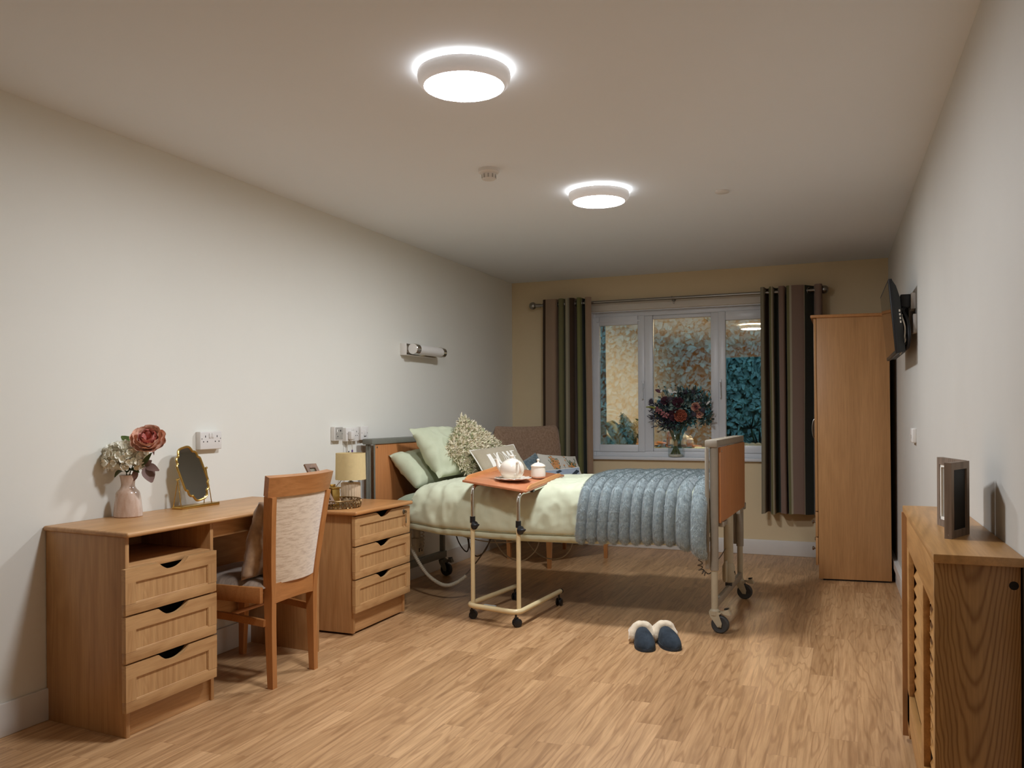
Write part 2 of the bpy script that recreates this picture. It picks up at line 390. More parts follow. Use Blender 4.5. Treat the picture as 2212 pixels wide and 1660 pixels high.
def origin(o, loc):          # move a top-level mesh's origin to a sensible base point
    o.data.transform(Matrix.Translation(-Vector(loc))); o.location = loc; return o
def struct(o): o['kind'] = 'structure'; return o
def arc(c, r, a0, a1, n, ax='xy'):
    out = []
    for i in range(n + 1):
        a = a0 + (a1 - a0) * i / n; p = [0, 0, 0]; k = {'x': 0, 'y': 1, 'z': 2}
        q = Vector(c); q[k[ax[0]]] += r * math.cos(a); q[k[ax[1]]] += r * math.sin(a); out.append(q)
    return out
def rounded(pts, r, n=6):
    """round the inner corners of a polyline"""
    pts = [Vector(p) for p in pts]; out = [pts[0]]
    for i in range(1, len(pts) - 1):
        a, b, c = pts[i - 1], pts[i], pts[i + 1]
        d1 = (a - b).normalized() * min(r, (a - b).length * .49); d2 = (c - b).normalized() * min(r, (c - b).length * .49)
        for k in range(n + 1):
            t = k / n; out.append((b + d1) * (1 - t) ** 2 + b * 2 * t * (1 - t) + (b + d2) * t * t)
    return out + [pts[-1]]
def spline(pts, n=8):
    pts = [Vector(p) for p in pts]; P = [pts[0] * 2 - pts[1]] + pts + [pts[-1] * 2 - pts[-2]]; out = []
    for i in range(1, len(P) - 2):
        p0, p1, p2, p3 = P[i - 1:i + 3]
        for k in range(n):
            t = k / n
            out.append(.5 * ((2 * p1) + (p2 - p0) * t + (2 * p0 - 5 * p1 + 4 * p2 - p3) * t * t + (3 * p1 - p0 - 3 * p2 + p3) * t ** 3))
    return out + [pts[-1]]
def nz(p, s, seed=0): return noise.noise(Vector((p[0] * s + seed, p[1] * s + seed * 1.7, p[2] * s - seed)))

# ------------------------------------------------------------------ room shell
struct(MB().box((-.12, YB - .12, -.1), (3.6, D + .12, 0)).build('floor', 'floor'))
struct(MB().box((-.12, YB - .12, H), (3.6, D + .12, H + .1)).build('ceiling', 'ceil'))
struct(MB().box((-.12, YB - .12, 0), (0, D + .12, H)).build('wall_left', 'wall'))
m = MB(); y0, y1 = YB - .12, D + .12
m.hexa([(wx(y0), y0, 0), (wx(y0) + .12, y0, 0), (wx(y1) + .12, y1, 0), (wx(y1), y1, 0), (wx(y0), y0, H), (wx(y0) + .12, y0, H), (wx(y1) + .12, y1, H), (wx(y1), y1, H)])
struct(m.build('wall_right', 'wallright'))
OX0, OX1, OZ0, OZ1 = .758, 2.372, .782, 2.092
m = MB(); T = .25
m.box((0, D, 0), (W, D + T, OZ0)); m.box((0, D, OZ1), (W, D + T, H)); m.box((0, D, OZ0), (OX0, D + T, OZ1)); m.box((OX1, D, OZ0), (W, D + T, OZ1))
struct(m.build('wall_far', 'wallfar'))
m = MB(); m.box((0, YB - .1, 0), (.60, YB, H)); m.box((1.52, YB - .1, 0), (3.5, YB, H)); m.box((.60, YB - .1, 2.2), (1.52, YB, H))
struct(m.build('wall_back', 'wallback'))
m = MB(); m.box((.3, YB - 2.2, 0), (1.9, YB - 2.1, H)); m.box((.3, YB - 2.2, 0), (.4, YB - .1, H)); m.box((1.8, YB - 2.2, 0), (1.9, YB - .1, H)); m.box((.3, YB - 2.2, H), (1.9, YB - .1, H + .05)); m.box((.3, YB - 2.2, -.05), (1.9, YB - .1, 0))
struct(m.build('dark_corridor_box', 'corr'))  # unseen box added to keep sky light out and the doorway dark
def skirt(m, a, b): m.box(a, b, .004)
m = MB(); skirt(m, (0, YB, 0), (.015, D, .124)); struct(m.build('baseboard_left', 'skirt'))
m = MB(); skirt(m, (0, D - .015, 0), (W, D, .124)); struct(m.build('baseboard_far', 'skirt'))
m = MB(); m.hexa([(wx(y) - o, y, z) for z in (0, .124) for y, o in ((YB, .015), (YB, 0), (D, 0), (D, .015))]); struct(m.build('baseboard_right', 'skirt'))
struct(MB().box((OX0 - .02, D - .018, 2.094), (OX1 + .02, D, 2.192), .003).build('trim_1', 'batten'))

# window: frame, mullions, two opening sashes, glass, handles, sill
win = bpy.data.objects.new('window_1', None); COL.objects.link(win); win.location = (1.56, 7.33, .80); struct(win)
fy0, fy1 = 7.325, 7.39
def fr_box(m, x0, x1, z0, z1, y0=fy0, y1=fy1, b=.006): m.box((x0, y0, z0), (x1, y1, z1), b)
m = MB()
fr_box(m, OX0, OX0 + .03, .79, OZ1); fr_box(m, OX1 - .03, OX1, .79, OZ1)
fr_box(m, OX0 + .03, OX1 - .03, 2.045, OZ1); fr_box(m, OX0 + .03, OX1 - .03, .79, .845)
fr_box(m, 1.225, 1.308, .845, 2.045, fy0 - .004); fr_box(m, 1.812, 1.88, .845, 2.045, fy0 - .004)
fr_box(m, 1.308, 1.812, 2.012, 2.0449, fy0 + .01); fr_box(m, 1.308, 1.812, .8451, .873, fy0 + .01)
m.build('window_frame', 'upvc', win)
def sash(x0, x1, hx):
    m = MB(); z0, z1 = .840, 2.050; g = .062; y0 = fy0 - .014
    fr_box(m, x0, x0 + g, z0, z1, y0, y0 + .05, .008); fr_box(m, x1 - g, x1, z0, z1, y0, y0 + .05, .008)
    fr_box(m, x0 + g, x1 - g, z0, z0 + g, y0 + .0005, y0 + .049, .004); fr_box(m, x0 + g, x1 - g, z1 - g - .016, z1, y0 + .0005, y0 + .049, .004)
    o = m.build('sash', 'upvc', win)
    h = MB(); h.box((hx - .011, y0 - .012, 1.40), (hx + .011, y0, 1.47), .005); h.tube(rounded([(hx, y0 - .008, 1.44), (hx, y0 - .035, 1.44), (hx + .004, y0 - .035, 1.31)], .012), .007, 10)
    h.build('window_handle', 'upvc', o)
    p = MB(); p.box((x0 + g - .004, y0 + .02, z0 + g - .004), (x1 - g + .004, y0 + .026, z1 - g - .012), 0); p.build('pane', 'winglass', o)
sash(.762, 1.238, 1.222); sash(1.876, 2.366, 1.893)
MB().box((1.304, 7.345, .869), (1.816, 7.351, 2.016)).build('pane', 'winglass', win)
MB().box((OX0 - .0, 7.214, .772), (OX1, fy0 + .004, .800), .006).build('window_sill', 'upvc', win)
MB().box((.80, fy0 - .017, 2.0), (1.2, fy0 - .012, 2.014), .002).build('trickle_vent', 'upvc', win)
m = MB(); m.box((OX0, D + .0, .80), (OX0 + .006, fy0, OZ1)); m.box((OX1 - .006, D, .80), (OX1, fy0, OZ1)); m.box((OX0, D, OZ1 - .006), (OX1, fy0, OZ1)); m.build('window_reveal', 'upvc', win)

# ------------------------------------------------------------------ ceiling fittings
def ceiling_light(x, y, label):
    t = thing('ceiling_light', label, 'ceiling light', (x, y, H), 0, 'round flush ceiling lights')
    MB().lathe([(.163, 2.386), (.1645, 2.372), (.160, 2.352), (.150, 2.341), (.141, 2.337), (.139, 2.341), (.155, 2.380)], (x, y, 0), 64, cap=False).build('trim_ring', 'ring', t, norm=True)
    MB().lathe([(.002, 2.334), (.08, 2.335), (.132, 2.337), (.1395, 2.342)], (x, y, 0), 64, cap=False).build('diffuser', 'diff', t)
    MB().lathe([(.146, 2.3865), (.120, 2.389), (.120, 2.3995)], (x, y, 0), 64, cap=False).build('halo_strip', 'halo', t)
    MB().lathe([(.05, 2.36), (.146, 2.362), (.148, 2.384), (.117, 2.385), (.117, 2.4)], (x, y, 0), 48).build('mounting_base', 'plastic', t)
ceiling_light(1.665, 2.675, 'round white ceiling light, the nearer and larger of the two lit lamps')
ceiling_light(1.655, 4.415, 'round white ceiling light nearer the window, the smaller of the two lit lamps')
t = thing('smoke_detector', 'white slotted smoke detector on the ceiling between the two lamps', 'smoke detector', (1.263, 3.817, H))
MB().lathe([(.052, 2.4), (.052, 2.385), (.046, 2.379)], (1.263, 3.817, 0), 40).build('detector_base', 'plastic', t)
m = MB(); m.lathe([(.046, 2.379), (.036, 2.376), (.034, 2.352), (.03, 2.348)], (1.263, 3.817, 0), 40); m.build('detector_head', 'plastic', t)
m = MB()
for k in range(10):
    a = 2 * PI * k / 10; m.box((.0335, -.003, -.009), (.0368, .003, .009), 0, M4=Matrix.Translation((1.263, 3.817, 2.363)) @ Matrix.Rotation(a, 4, 'Z'))
m.build('vent_slots', 'plgrey', t)
tag(origin(MB().lathe([(.039, 2.4), (.039, 2.393), (.034, 2.390)], (2.276, 4.693, 0), 40).build('ceiling_cover_disc', 'plastic'), (2.276, 4.693, 2.4)), 'small blank white disc on the ceiling right of the farther lamp', 'ceiling disc')

# ------------------------------------------------------------------ drawer fronts facing +x
def drawer(parent, xf, y0, y1, z0, z1, style, xfm=None, th=.018):
    """front face at x=xf, scoop cut in the middle of the top edge"""
    d = bpy.data.objects.new('drawer', None); COL.objects.link(d); d.location = wmat(parent).inverted() @ Vector((xf, (y0 + y1) / 2, z0)); d.parent = parent
    yc = (y0 + y1) / 2; a = xf - th; rim = .040; rt = .052 if style == 'arc' else .050
    m = MB()
    top = [V(a, y0 + .002, z1 - .001), V(a, y0 + .002, z1 - rt), V(a, y1 - .002, z1 - rt), V(a, y1 - .002, z1 - .001)]
    if style == 'arc':
        for k in range(15):
            s = -1 + 2 * k / 14; top.append(V(a, yc - .078 * s, z1 - .001 - .033 * (1 - abs(s) ** 2.2)))
    else:
        for s, dz in ((1, 0), (.93, .002), (.8, .006), (.45, .026), (.2, .031), (0, .032), (-.2, .031), (-.45, .026), (-.8, .006), (-.93, .002), (-1, 0)):
            top.append(V(a, yc + .085 * s, z1 - .001 - dz))
    m.mat(0).prism(top, (th, 0, 0)); m.box((a, y0 + .002, z0), (xf, y1 - .002, z0 + rim), .003)
    m.mat(1).box((a, y0 + .002, z0 + rim), (xf, y0 + .05, z1 - rt), .0); m.box((a, y1 - .05, z0 + rim), (xf, y1 - .002, z1 - rt), .0)
    m.build('drawer_frame', ['oak_y2', 'oak_v2'], d, xf=xfm)
    MB().box((a + .002, y0 + .05, z0 + rim), (xf - .007, y1 - .05, z1 - rt)).build('drawer_panel', 'oak_v2', d, xf=xfm)
    m = MB(); yl, yr, zl, zh = y0 + .05, y1 - .05, z0 + rim, z1 - rt
    for A, B in (((yl, zl), (yr, zl)), ((yr, zl), (yr, zh)), ((yr, zh), (yl, zh)), ((yl, zh), (yl, zl))):
        m.tube([(xf - .006, A[0], A[1]), (xf - .006, B[0], B[1])], .0045, 8)
    m.build('drawer_moulding', 'oak_y2', d, xf=xfm)
    return d
# desk -----------------------------------------------------------
desk = thing('dressing_desk', 'light oak dressing desk with three drawers against the left wall', 'desk', (.24, 2.9, 0))
sh = lambda v: V(v.x, v.y + .078 * (.45 - v.x), v.z)
def dp(name, mat, *boxes, bev=.002):
    m = MB()
    for a, b in boxes: m.box(a, b, bev)
    return m.build(name, mat, desk, xf=sh)
dp('side_panel', 'oak_v', ((.004, 2.317, 0), (.452, 2.335, .738)))
dp('divider_panel', 'oak_v', ((.02, 2.757, 0), (.452, 2.775, .738)))
dp('side_panel', 'oak_v', ((.004, 3.507, 0), (.45, 3.525, .738)))
dp('shelf', 'oak_y', ((.02, 2.335, .612), (.450, 2.757, .630)))
dp('plinth', 'oak_y', ((.425, 2.335, 0), (.441, 2.757, .10)))
dp('back_panel', 'oak_y', ((.03, 2.335, .02), (.045, 2.757, .73)), ((.06, 2.775, .20), (.075, 3.507, .738)))
dp('apron_rail', 'oak_y', ((.405, 2.775, .668), (.423, 3.507, .738)))
m = MB(); m.box((.0, 2.305, .7385), (.478, 3.54, .7585), .009, 4); m.build('desk_top', 'oak_y', desk, xf=sh)
for z0, z1 in ((.458, .628), (.283, .453), (.103, .278)): drawer(desk, .485, 2.284, 2.758, z0, z1, 'arc', None, .020)
dp('drawer_box', 'hole', ((.06, 2.345, .12), (.40, 2.748, .60)), bev=0)  # solid black block standing in for shade behind the handle scoops
# bedside cabinet ------------------------------------------------
ns = thing('bedside_cabinet', 'light oak bedside cabinet with three drawers beside the bed', 'bedside cabinet', (.25, 4.1, 0))
def npt(name, mat, *boxes, bev=.002):
    m = MB()
    for a, b in boxes: m.box(a, b, bev)
    return m.build(name, mat, ns)
npt('side_panel', 'oak_v', ((.02, 3.832, .012), (.452, 3.850, .648))); npt('side_panel', 'oak_v', ((.02, 4.372, .012), (.452, 4.390, .648)))
npt('plinth', 'oak_y', ((.425, 3.85, .012), (.441, 4.372, .12))); npt('back_panel', 'oak_v', ((.02, 3.85, .03), (.03, 4.372, .64)))
m = MB(); m.box((.0, 3.795, .648), (.497, 4.418, .670), .009, 4); m.build('cabinet_top', 'oaktop', ns)
for z0, z1 in ((.481, .641), (.305, .476), (.124, .300)): d = drawer(ns, .478, 3.812, 4.412, z0, z1, 'vee', None, .020)
top_d = [c for c in ns.children if c.name.startswith('drawer')][0]
npt('drawer_box', 'hole', ((.06, 3.86, .13), (.40, 4.362, .62)), bev=0)  # same black block, shade inside the cabinet put into its colour
MB().box((.05, 3.86, 0), (.40, 4.362, .012)).build('foot_pad', 'black', ns)
m = MB(); m.lathe([(.014, 0), (.014, .004), (.011, .006), (.0001, .006)], (.478, 4.335, .612), 24, ax=(1, 0, 0)); m.build('lock', 'steel', top_d)
m = MB(); m.lathe([(.009, -.0015), (.009, .0015)], (.492, 4.335, .612), 20, ax=(0, 1, 0)); m.box((.483, 4.334, .6105), (.497, 4.336, .6135))
m.tube([(.494, 4.335, .603), (.495, 4.338, .59), (.494, 4.337, .575)], .0015, 6); m.box((.493, 4.331, .545), (.4945, 4.342, .575), .0005); m.build('key', 'steel', top_d)

# ------------------------------------------------------------------ desk chair
ch = thing('dining_chair', 'cherry wood chair with velvet back drawn up to the desk', 'chair', (.36, 3.12, 0))
def qbar(m, pts, w, d, wdir=(0, 1, 0)):
    """rectangular bar along points; w along wdir, d along the perpendicular"""
    pts = [Vector(p) for p in pts]; n = len(pts); wd = Vector(wdir).normalized(); rings = []
    for i in range(n):
        t = (pts[min(i + 1, n - 1)] - pts[max(i - 1, 0)]).normalized(); dd = t.cross(wd).normalized(); ww = w[i] if isinstance(w, (list, tuple)) else w; de = d[i] if isinstance(d, (list, tuple)) else d
        rings.append([m.bm.verts.new(pts[i] + wd * a * ww / 2 + dd * b * de / 2) for a, b in ((-1, -1), (1, -1), (1, 1), (-1, 1))])
    for i in range(n - 1):
        for k in range(4): f = m.bm.faces.new((rings[i][k], rings[i][(k + 1) % 4], rings[i + 1][(k + 1) % 4], rings[i + 1][k])); f.material_index = m.mi
    m.bm.faces.new(rings[0][::-1]); m.bm.faces.new(rings[-1]); return m
yl = lambda z: 2.975 - (.055 * max(0, z - .4) / .45); yr = lambda z: 3.275 + (.05 * max(0, z - .4) / .45)
def bx_(z): return .583 + (.012 * math.sin(min(1, z / .45) * PI)) * 0 + (.0 if z < .4 else .055 * ((z - .4) / .5) ** 1.3)
for yy in (yl, yr):
    m = MB(); zs = [0, .12, .25, .38, .46, .56, .66, .76, .836]
    qbar(m, spline([(bx_(z) - (.0 if z > .3 else (.3 - z) * -.03), yy(z) + 0, z) for z in zs], 3), .030, [.028 + .016 * min(1, i / 10) for i in range(25)])
    m.build('leg', 'beech', ch)
for y in (2.93, 3.36):
    m = MB(); qbar(m, [(.112, y, 0), (.12, y, .2), (.125, y, .43)], [.026, .034, .04], [.026, .034, .04]); m.build('leg', 'beech', ch)
m = MB()  # seat rails
m.box((.13, 2.918, .375), (.575, 2.94, .445), .004); m.box((.13, 3.35, .375), (.14, 3.372, .445), .003)
qbar(m, [(.575, 3.29, .41), (.13, 3.36, .41)], .022, .07, (0, 1, 0)); m.box((.105, 2.93, .375), (.127, 3.36, .445), .004)
m.build('seat_rail', 'beech_y', ch)
m = MB()
m.grid(lambda u, v: V(.60 + .020 * (1 - (2 * u - 1) ** 2), 2.962 + u * (3.272 - 2.962), .365 + v * .085 + .012 * (1 - (2 * u - 1) ** 2)), 13, 3)
bmesh.ops.recalc_face_normals(m.bm, faces=m.bm.faces[:]); bmesh.ops.solidify(m.bm, geom=m.bm.faces[:], thickness=.022); m.build('back_rail', 'beech_y', ch)
def backpt(u, z, off=0):     # curved back surface, u from near to far side
    y = yl(z) + (yr(z) - yl(z)) * u; return V(bx_(z) + .034 * (1 - (2 * u - 1) ** 2) + off, y, z)
m = MB(); m.grid(lambda u, v: backpt(-.06 + 1.12 * u, .834 + v * .086, .014 + .006 * v), 21, 5); m.solid(.034)
o = m.build('top_rail', 'beech_y', ch)
m = MB(); m.grid(lambda u, v: backpt(.06 + .925 * u, .452 + v * .392, .008), 15, 15)
bmesh.ops.recalc_face_normals(m.bm, faces=m.bm.faces[:]); bmesh.ops.solidify(m.bm, geom=m.bm.faces[:], thickness=.028); m.build('backrest', 'velvet', ch)
def cush(m, x0, x1, y0, y1, z0, h, yr0=None, yr1=None):
    def f(u, v, s):
        a, b = 2 * u - 1, 2 * v - 1
        e = max(0, (1 - a ** 6) * (1 - b ** 6)) ** .5
        ya, yb = y0 + (yr0 - y0) * u if yr0 else y0, y1 + (yr1 - y1) * u if yr1 else y1
        return V(x0 + (x1 - x0) * u, ya + (yb - ya) * v, z0 + (h * e if s else 0) + .004 * nz((u, v, 0), 5))
    m.grid(lambda u, v: f(u, v, 1), 20, 20); m.grid(lambda u, v: f(u, v, 0), 20, 20); return m
cush(MB(), .10, .575, 2.905, 3.385, .436, .040, 2.93, 3.31).build('seat', 'velvet_seat', ch, merge=.0005)
m = MB()
for y, dy in ((2.945, .01), (3.345, -.05)):
    qbar(m, spline([(.13, y, .315), (.25, y + dy * .3, .305), (.38, y + dy * .6, .30), (.57, y + dy, .285)], 5), .018, .030)
m.tube([(.36, 2.955, .30), (.36, 3.32, .30)], .009, 10); m.build('stretcher', 'beech_y', ch)

# ------------------------------------------------------------------ pillows from four corners
def pillow(name, TL, TR, BR, BL, th, mats, pinch=.05, wr=.006, seed=0, nu=34, label=None, cat='cushion', flat_back=.5, pw=.42, build=True, ws=6, parent=None, ears=.0):
    TL, TR, BR, BL = map(Vector, (TL, TR, BR, BL)); N = ((TR - BL).cross(TL - BR)).normalized()
    if N.x - N.y * .6 < 0: N = -N
    def f(u, v, sgn, off=0):
        a, b = 2 * u - 1, 2 * v - 1
        a2 = a * (1 - pinch * (1 - b * b)); b2 = b * (1 - pinch * (1 - a * a)); uu, vv = (a2 + 1) / 2, (b2 + 1) / 2
        p = BL * (1 - uu) * (1 - vv) + BR * uu * (1 - vv) + TR * uu * vv + TL * (1 - uu) * vv
        h = max(0, (1 - a * a) * (1 - b * b)) ** pw
        q = p + N * (th * h * (1 if sgn > 0 else -flat_back) + off)
        w = wr * nz(q, ws, seed) * 2 + wr * .8 * (1 - abs(nz(q, ws * 2.3, seed + 9)) * 3)
        return q + N * w * min(1, h * 2.5) * sgn
    m = MB(); m.grid(lambda u, v: f(u, v, 1), nu, nu); m.grid(lambda u, v: f(u, v, -1), nu, nu)
    o = m.build(name, mats, parent, merge=.0004, smooth=80)
    c = BL * .5 + BR * .5
    if parent is None: origin(o, c)
    if label: tag(o, label, cat)
    return o, f, N
pillow('throw_cushion', (.545, 2.950, .808), (.562, 3.26, .815), (.500, 3.27, .474), (.476, 2.918, .470), .066, 'velvet_c', .03, .007, 3, label='brown crushed velvet cushion standing on the desk chair seat', flat_back=1, ws=9)
# ------------------------------------------------------------------ desk items
vz = .7585
va = thing('ceramic_vase', 'streaked pink and grey ceramic bottle vase on the desk', 'vase', (.083, 2.68, vz))
m = MB(); m.lathe([(.0, .0), (.054, 0), (.0575, .004), (.057, .02), (.052, .07), (.048, .098), (.044, .108), (.034, .118), (.0285, .128), (.027, .138), (.029, .155), (.033, .174), (.0335, .177), (.031, .177), (.025, .14), (.025, .12)], (.083, 2.68, vz), 48)
m.build('vase_body', 'vaseg', va)
def leaf(m, base, tip, w, nrm=(0, 0, 1), curl=.15, n=7):
    base, tip = Vector(base), Vector(tip); d = tip - base; L = d.length; nrm = Vector(nrm).normalized()
    sd = d.cross(nrm);
    if sd.length < 1e-6: sd = d.orthogonal()
    sd.normalize(); up = sd.cross(d).normalized(); rows = []
    for i in range(n):
        t = i / (n - 1); ww = w * math.sin(PI * min(1, t * .92 + .04)) ** .8 * (1 - .25 * t) * .5
        c = base + d * t + up * (curl * L * math.sin(PI * t) * .6)
        rows.append([m.bm.verts.new(c - sd * ww + up * ww * .25), m.bm.verts.new(c), m.bm.verts.new(c + sd * ww + up * ww * .25)])
    for i in range(n - 1):
        for k in range(2): f = m.bm.faces.new((rows[i][k], rows[i][k + 1], rows[i + 1][k + 1], rows[i + 1][k])); f.material_index = m.mi
def rnd_dir(rg): 
    while 1:
        v = Vector((rg.uniform(-1, 1), rg.uniform(-1, 1), rg.uniform(-1, 1)))
        if .1 < v.length < 1: return v.normalized()
def petal(m, c, d, up, r, w, cup=.5):
    """rounded cupped petal from centre c along d"""
    d = Vector(d).normalized(); up = Vector(up); sd = d.cross(up)
    if sd.length < 1e-5: sd = d.orthogonal()
    sd.normalize(); up = sd.cross(d).normalized(); nn = 5; rows = []
    for i in range(nn):
        t = i / (nn - 1); ww = w * (.35 + .65 * math.sin(PI * (.15 + .62 * t))) * (1 if i < nn - 1 else .72)
        row = []
        for k in range(-2, 3):
            s = k / 2; row.append(m.bm.verts.new(c + d * (r * t * (1 - .12 * s * s)) + sd * (ww * s * .5) + up * (cup * r * (t ** 2 * .7 + .35 * s * s * .6))))
        rows.append(row)
    for i in range(nn - 1):
        for k in range(4): f = m.bm.faces.new((rows[i][k], rows[i][k + 1], rows[i + 1][k + 1], rows[i + 1][k])); f.material_index = m.mi
def rose(c, ax, r, mats, seed, parent, name='flower_head', layers=5):
    rg = random.Random(seed); c = Vector(c); ax = Vector(ax).normalized(); q = ax.orthogonal().normalized(); w = ax.cross(q); m = MB()
    for L in range(layers):
        f = L / (layers - 1); n = 5 + L; el = math.radians(82 - 72 * f); m.mat(0 if L < layers - 3 else min(1, len(mats) - 1))
        for k in range(n):
            a = 2 * PI * (k + .5 * L) / n + rg.uniform(-.2, .2); rad = math.cos(a) * q + math.sin(a) * w
            d = rad * math.cos(el) + ax * math.sin(el)
            petal(m, c - ax * r * .5 + rad * r * (.05 + .35 * f), d, ax if f > .3 else -rad, r * (.95 - .05 * f), r * (.5 + .55 * f), .55 * (1 if f > .3 else -.4))
    return m.build(name, mats, parent, smooth=80, norm=False)
y0 = 2.69
def onestem(name, label, pts, r=.0022, loc=None):
    t = thing(name, label, 'artificial flower', pts[0] if loc is None else loc); MB().tube(spline(pts, 6), r, 8).build('stem', 'stem', t); return t
vb = (.083, 2.68, vz + .04)
t = onestem('peony_stem', 'dusky pink artificial peony, tallest bloom in the desk vase', [vb, (.088, 2.682, .93), (.14, 2.69, 1.03), (.178, y0, 1.063)])
rose((.185, y0, 1.090), (.45, -.55, .55), .060, ['peony', 'peonyo'], 1, t, layers=6)
m = MB()
for a in range(5):
    q = Vector((math.cos(a * 1.26), math.sin(a * 1.26), -.5)); leaf(m, (.178, y0, 1.055), Vector((.178, y0, 1.05)) + q * .035, .014)
leaf(m, (.205, y0, 1.045), (.222, y0 - .005, 1.02), .012); m.build('sepal', 'plum', t, smooth=80, norm=False)
t = onestem('hydrangea_stem', 'ivory white artificial hydrangea head low in the desk vase', [vb, (.080, 2.676, .93), (.078, 2.675, .97)])
m = MB(); rg = random.Random(4); hc = V(.072, 2.675, 1.008)
for i in range(260):
    d = rnd_dir(rg); 
    if d.z < -.6: continue
    p = hc + Vector((d.x * .076, d.y * .076, d.z * .060)) * rg.uniform(.75, 1.05); q = d.orthogonal().normalized(); q.rotate(Matrix.Rotation(rg.uniform(0, 6), 3, d)); w = d.cross(q)
    for k in range(4):
        a = k * PI / 2; dd = (q * math.cos(a) + w * math.sin(a)) * .8 + d * .4; petal(m, p, dd, d, rg.uniform(.017, .024), .021, .5)
m.build('flower_head', 'ivory', t, smooth=80, norm=False)
m = MB(); leaf(m, (.08, 2.672, .952), (.035, 2.655, .925), .035, (0, .3, 1), .35); leaf(m, (.085, 2.68, .955), (.135, 2.69, .945), .04, (0, -.4, 1), .3); leaf(m, (.08, 2.678, .945), (.10, 2.665, .968), .03); m.build('leaf', 'dgreen', t, smooth=80, norm=False)
t = onestem('carnation_stem', 'coral pink artificial carnation half hidden behind the peony', [vb, (.09, 2.70, .94), (.12, 2.73, 1.04), (.125, 2.735, 1.07)])
m = MB(); rg = random.Random(8)
for i in range(60):
    d = rnd_dir(rg); d.z = abs(d.z); petal(m, V(.127, 2.735, 1.072), d, (0, 0, 1), .042, .02, .2)
m.build('flower_head', 'coral', t, smooth=80, norm=False)
m = MB(); leaf(m, (.10, 2.72, 1.05), (.025, 2.70, 1.098), .045, (.4, -.8, .3), .1); m.build('leaf', 'green', t, smooth=80, norm=False)
t = onestem('leafy_sprig', 'dusty plum leaf sprig drooping right of the desk vase', [vb, (.095, 2.69, .935), (.13, 2.695, .965), (.185, 2.70, .972)], .0015)
m = MB()
leaf(m, (.165, 2.695, .970), (.205, 2.69, .905), .060, (1, -.8, .2), .15); leaf(m, (.165, 2.70, .972), (.235, 2.70, .955), .04, (.6, -.8, .4), .2); leaf(m, (.16, 2.70, .972), (.195, 2.70, .998), .03, (.6, -.8, .2)); leaf(m, (.12, 2.69, .962), (.105, 2.68, .905), .03, (1, -.6, 0), .2)
m.build('leaf', 'plum', t, smooth=80, norm=False)
m = MB(); leaf(m, (.15, 2.69, .975), (.195, 2.70, 1.03), .022, (.6, -.8, 0)); m.build('green_leaf', 'dgreen', t, smooth=80, norm=False)

# vanity mirror: base near the wall, glass tilted
vm = thing('vanity_mirror', 'small scalloped brass vanity mirror on a stand on the desk', 'mirror', (.085, 3.07, vz))
MB().box((.055, 2.955, vz), (.115, 3.20, vz + .013), .003).build('mirror_base', 'brass', vm)
hc = V(.082, 3.055, .915); tilt = math.radians(14)
Umir = V(.02, 1, 0).normalized(); Vmir = V(-math.sin(tilt), -.22, math.cos(tilt)).normalized(); Umir = (Umir - Vmir * Umir.dot(Vmir)).normalized()
Nm = Umir.cross(Vmir).normalized(); Nm = Nm if Nm.x > 0 else -Nm
out = []
_q = [(.078, 0), (.078, .045), (.076, .058), (.067, .066), (.067, .080), (.060, .092), (.047, .097), (.043, .108), (.036, .120), (.022, .126), (0, .127)]
_q = _q + [(-x, z) for x, z in _q[-2::-1]]; _q = _q + [(x, -z) for x, z in _q[-2:0:-1]]
_p = spline([(x, z, 0) for x, z in _q + [_q[0]]], 4)[:-1]; out = [(p.x, p.y) for p in _p]
ring = [hc + Umir * x + Vmir * z for x, z in out]
MB().tube([p + Nm * .003 for p in ring], .0055, 10, closed=True).build('mirror_frame', 'brass', vm)
m = MB(); m.prism([p * 1.0 for p in ring], Nm * .003); m.build('mirror_glass', 'mirror', vm, smooth=None)
for s, xs in ((-1, (.062, .108)), (1, (.062, .108))):
    m = MB(); piv = hc + Umir * (.096 * s)
    for xx in xs: m.tube([(xx, piv.y + .004 * s, vz + .012), piv], .0022, 8)
    m.tube([piv - Umir * .008 * s, piv + Umir * .006 * s], .005, 10)
    m.build('stand_rod', 'brass', vm)

# ------------------------------------------------------------------ wall fittings on the left wall
def plate(m, x0, y0, y1, z0, z1, d=.03): m.box((x0, y0, z0), (x0 + d, y1, z1), .004, 3)
def slot(m, x, y, z, w=.005, h=.008): MB().box((x - .001, y - w / 2, z - h / 2), (x + .0006, y + w / 2, z + h / 2)).build('pin_hole' if w < .02 else 'switch_gap', 'hole', t)
t = thing('double_socket', 'white double wall socket on the left wall above the desk', 'wall socket', (0, 3.24, 1.02)); m = MB(); plate(m, 0, 3.166, 3.314, 1.02, 1.107); m.build('faceplate', 'plastic', t)
m = MB()
for yc in (3.20, 3.28):
    slot(m, .0302, yc, 1.083, .004, .010); slot(m, .0302, yc - .013, 1.058, .006, .005); slot(m, .0302, yc + .013, 1.058, .006, .005)
slot(m, .0302, 3.176, 1.072, .004, .004); slot(m, .0302, 3.304, 1.072, .004, .004)
m = MB()
for yc in (3.231, 3.249): MB().box((.029, yc - .007, 1.075), (.034, yc + .007, 1.099), .002).build('rocker_switch', 'plastic', t)
t = thing('data_socket', 'grey faced single data socket left of the plugged in socket', 'wall socket', (0, 4.34, 1.025)); m = MB(); plate(m, 0, 4.296, 4.382, 1.026, 1.112); m.build('faceplate', 'plastic', t)
m = MB(); m.box((.030, 4.302, 1.034), (.032, 4.380, 1.108), .001); m.build('module', 'plgrey', t)
m = MB(); m.box((.032, 4.315, 1.078), (.034, 4.329, 1.095), .001); m.build('outlet', 'plastic', t)
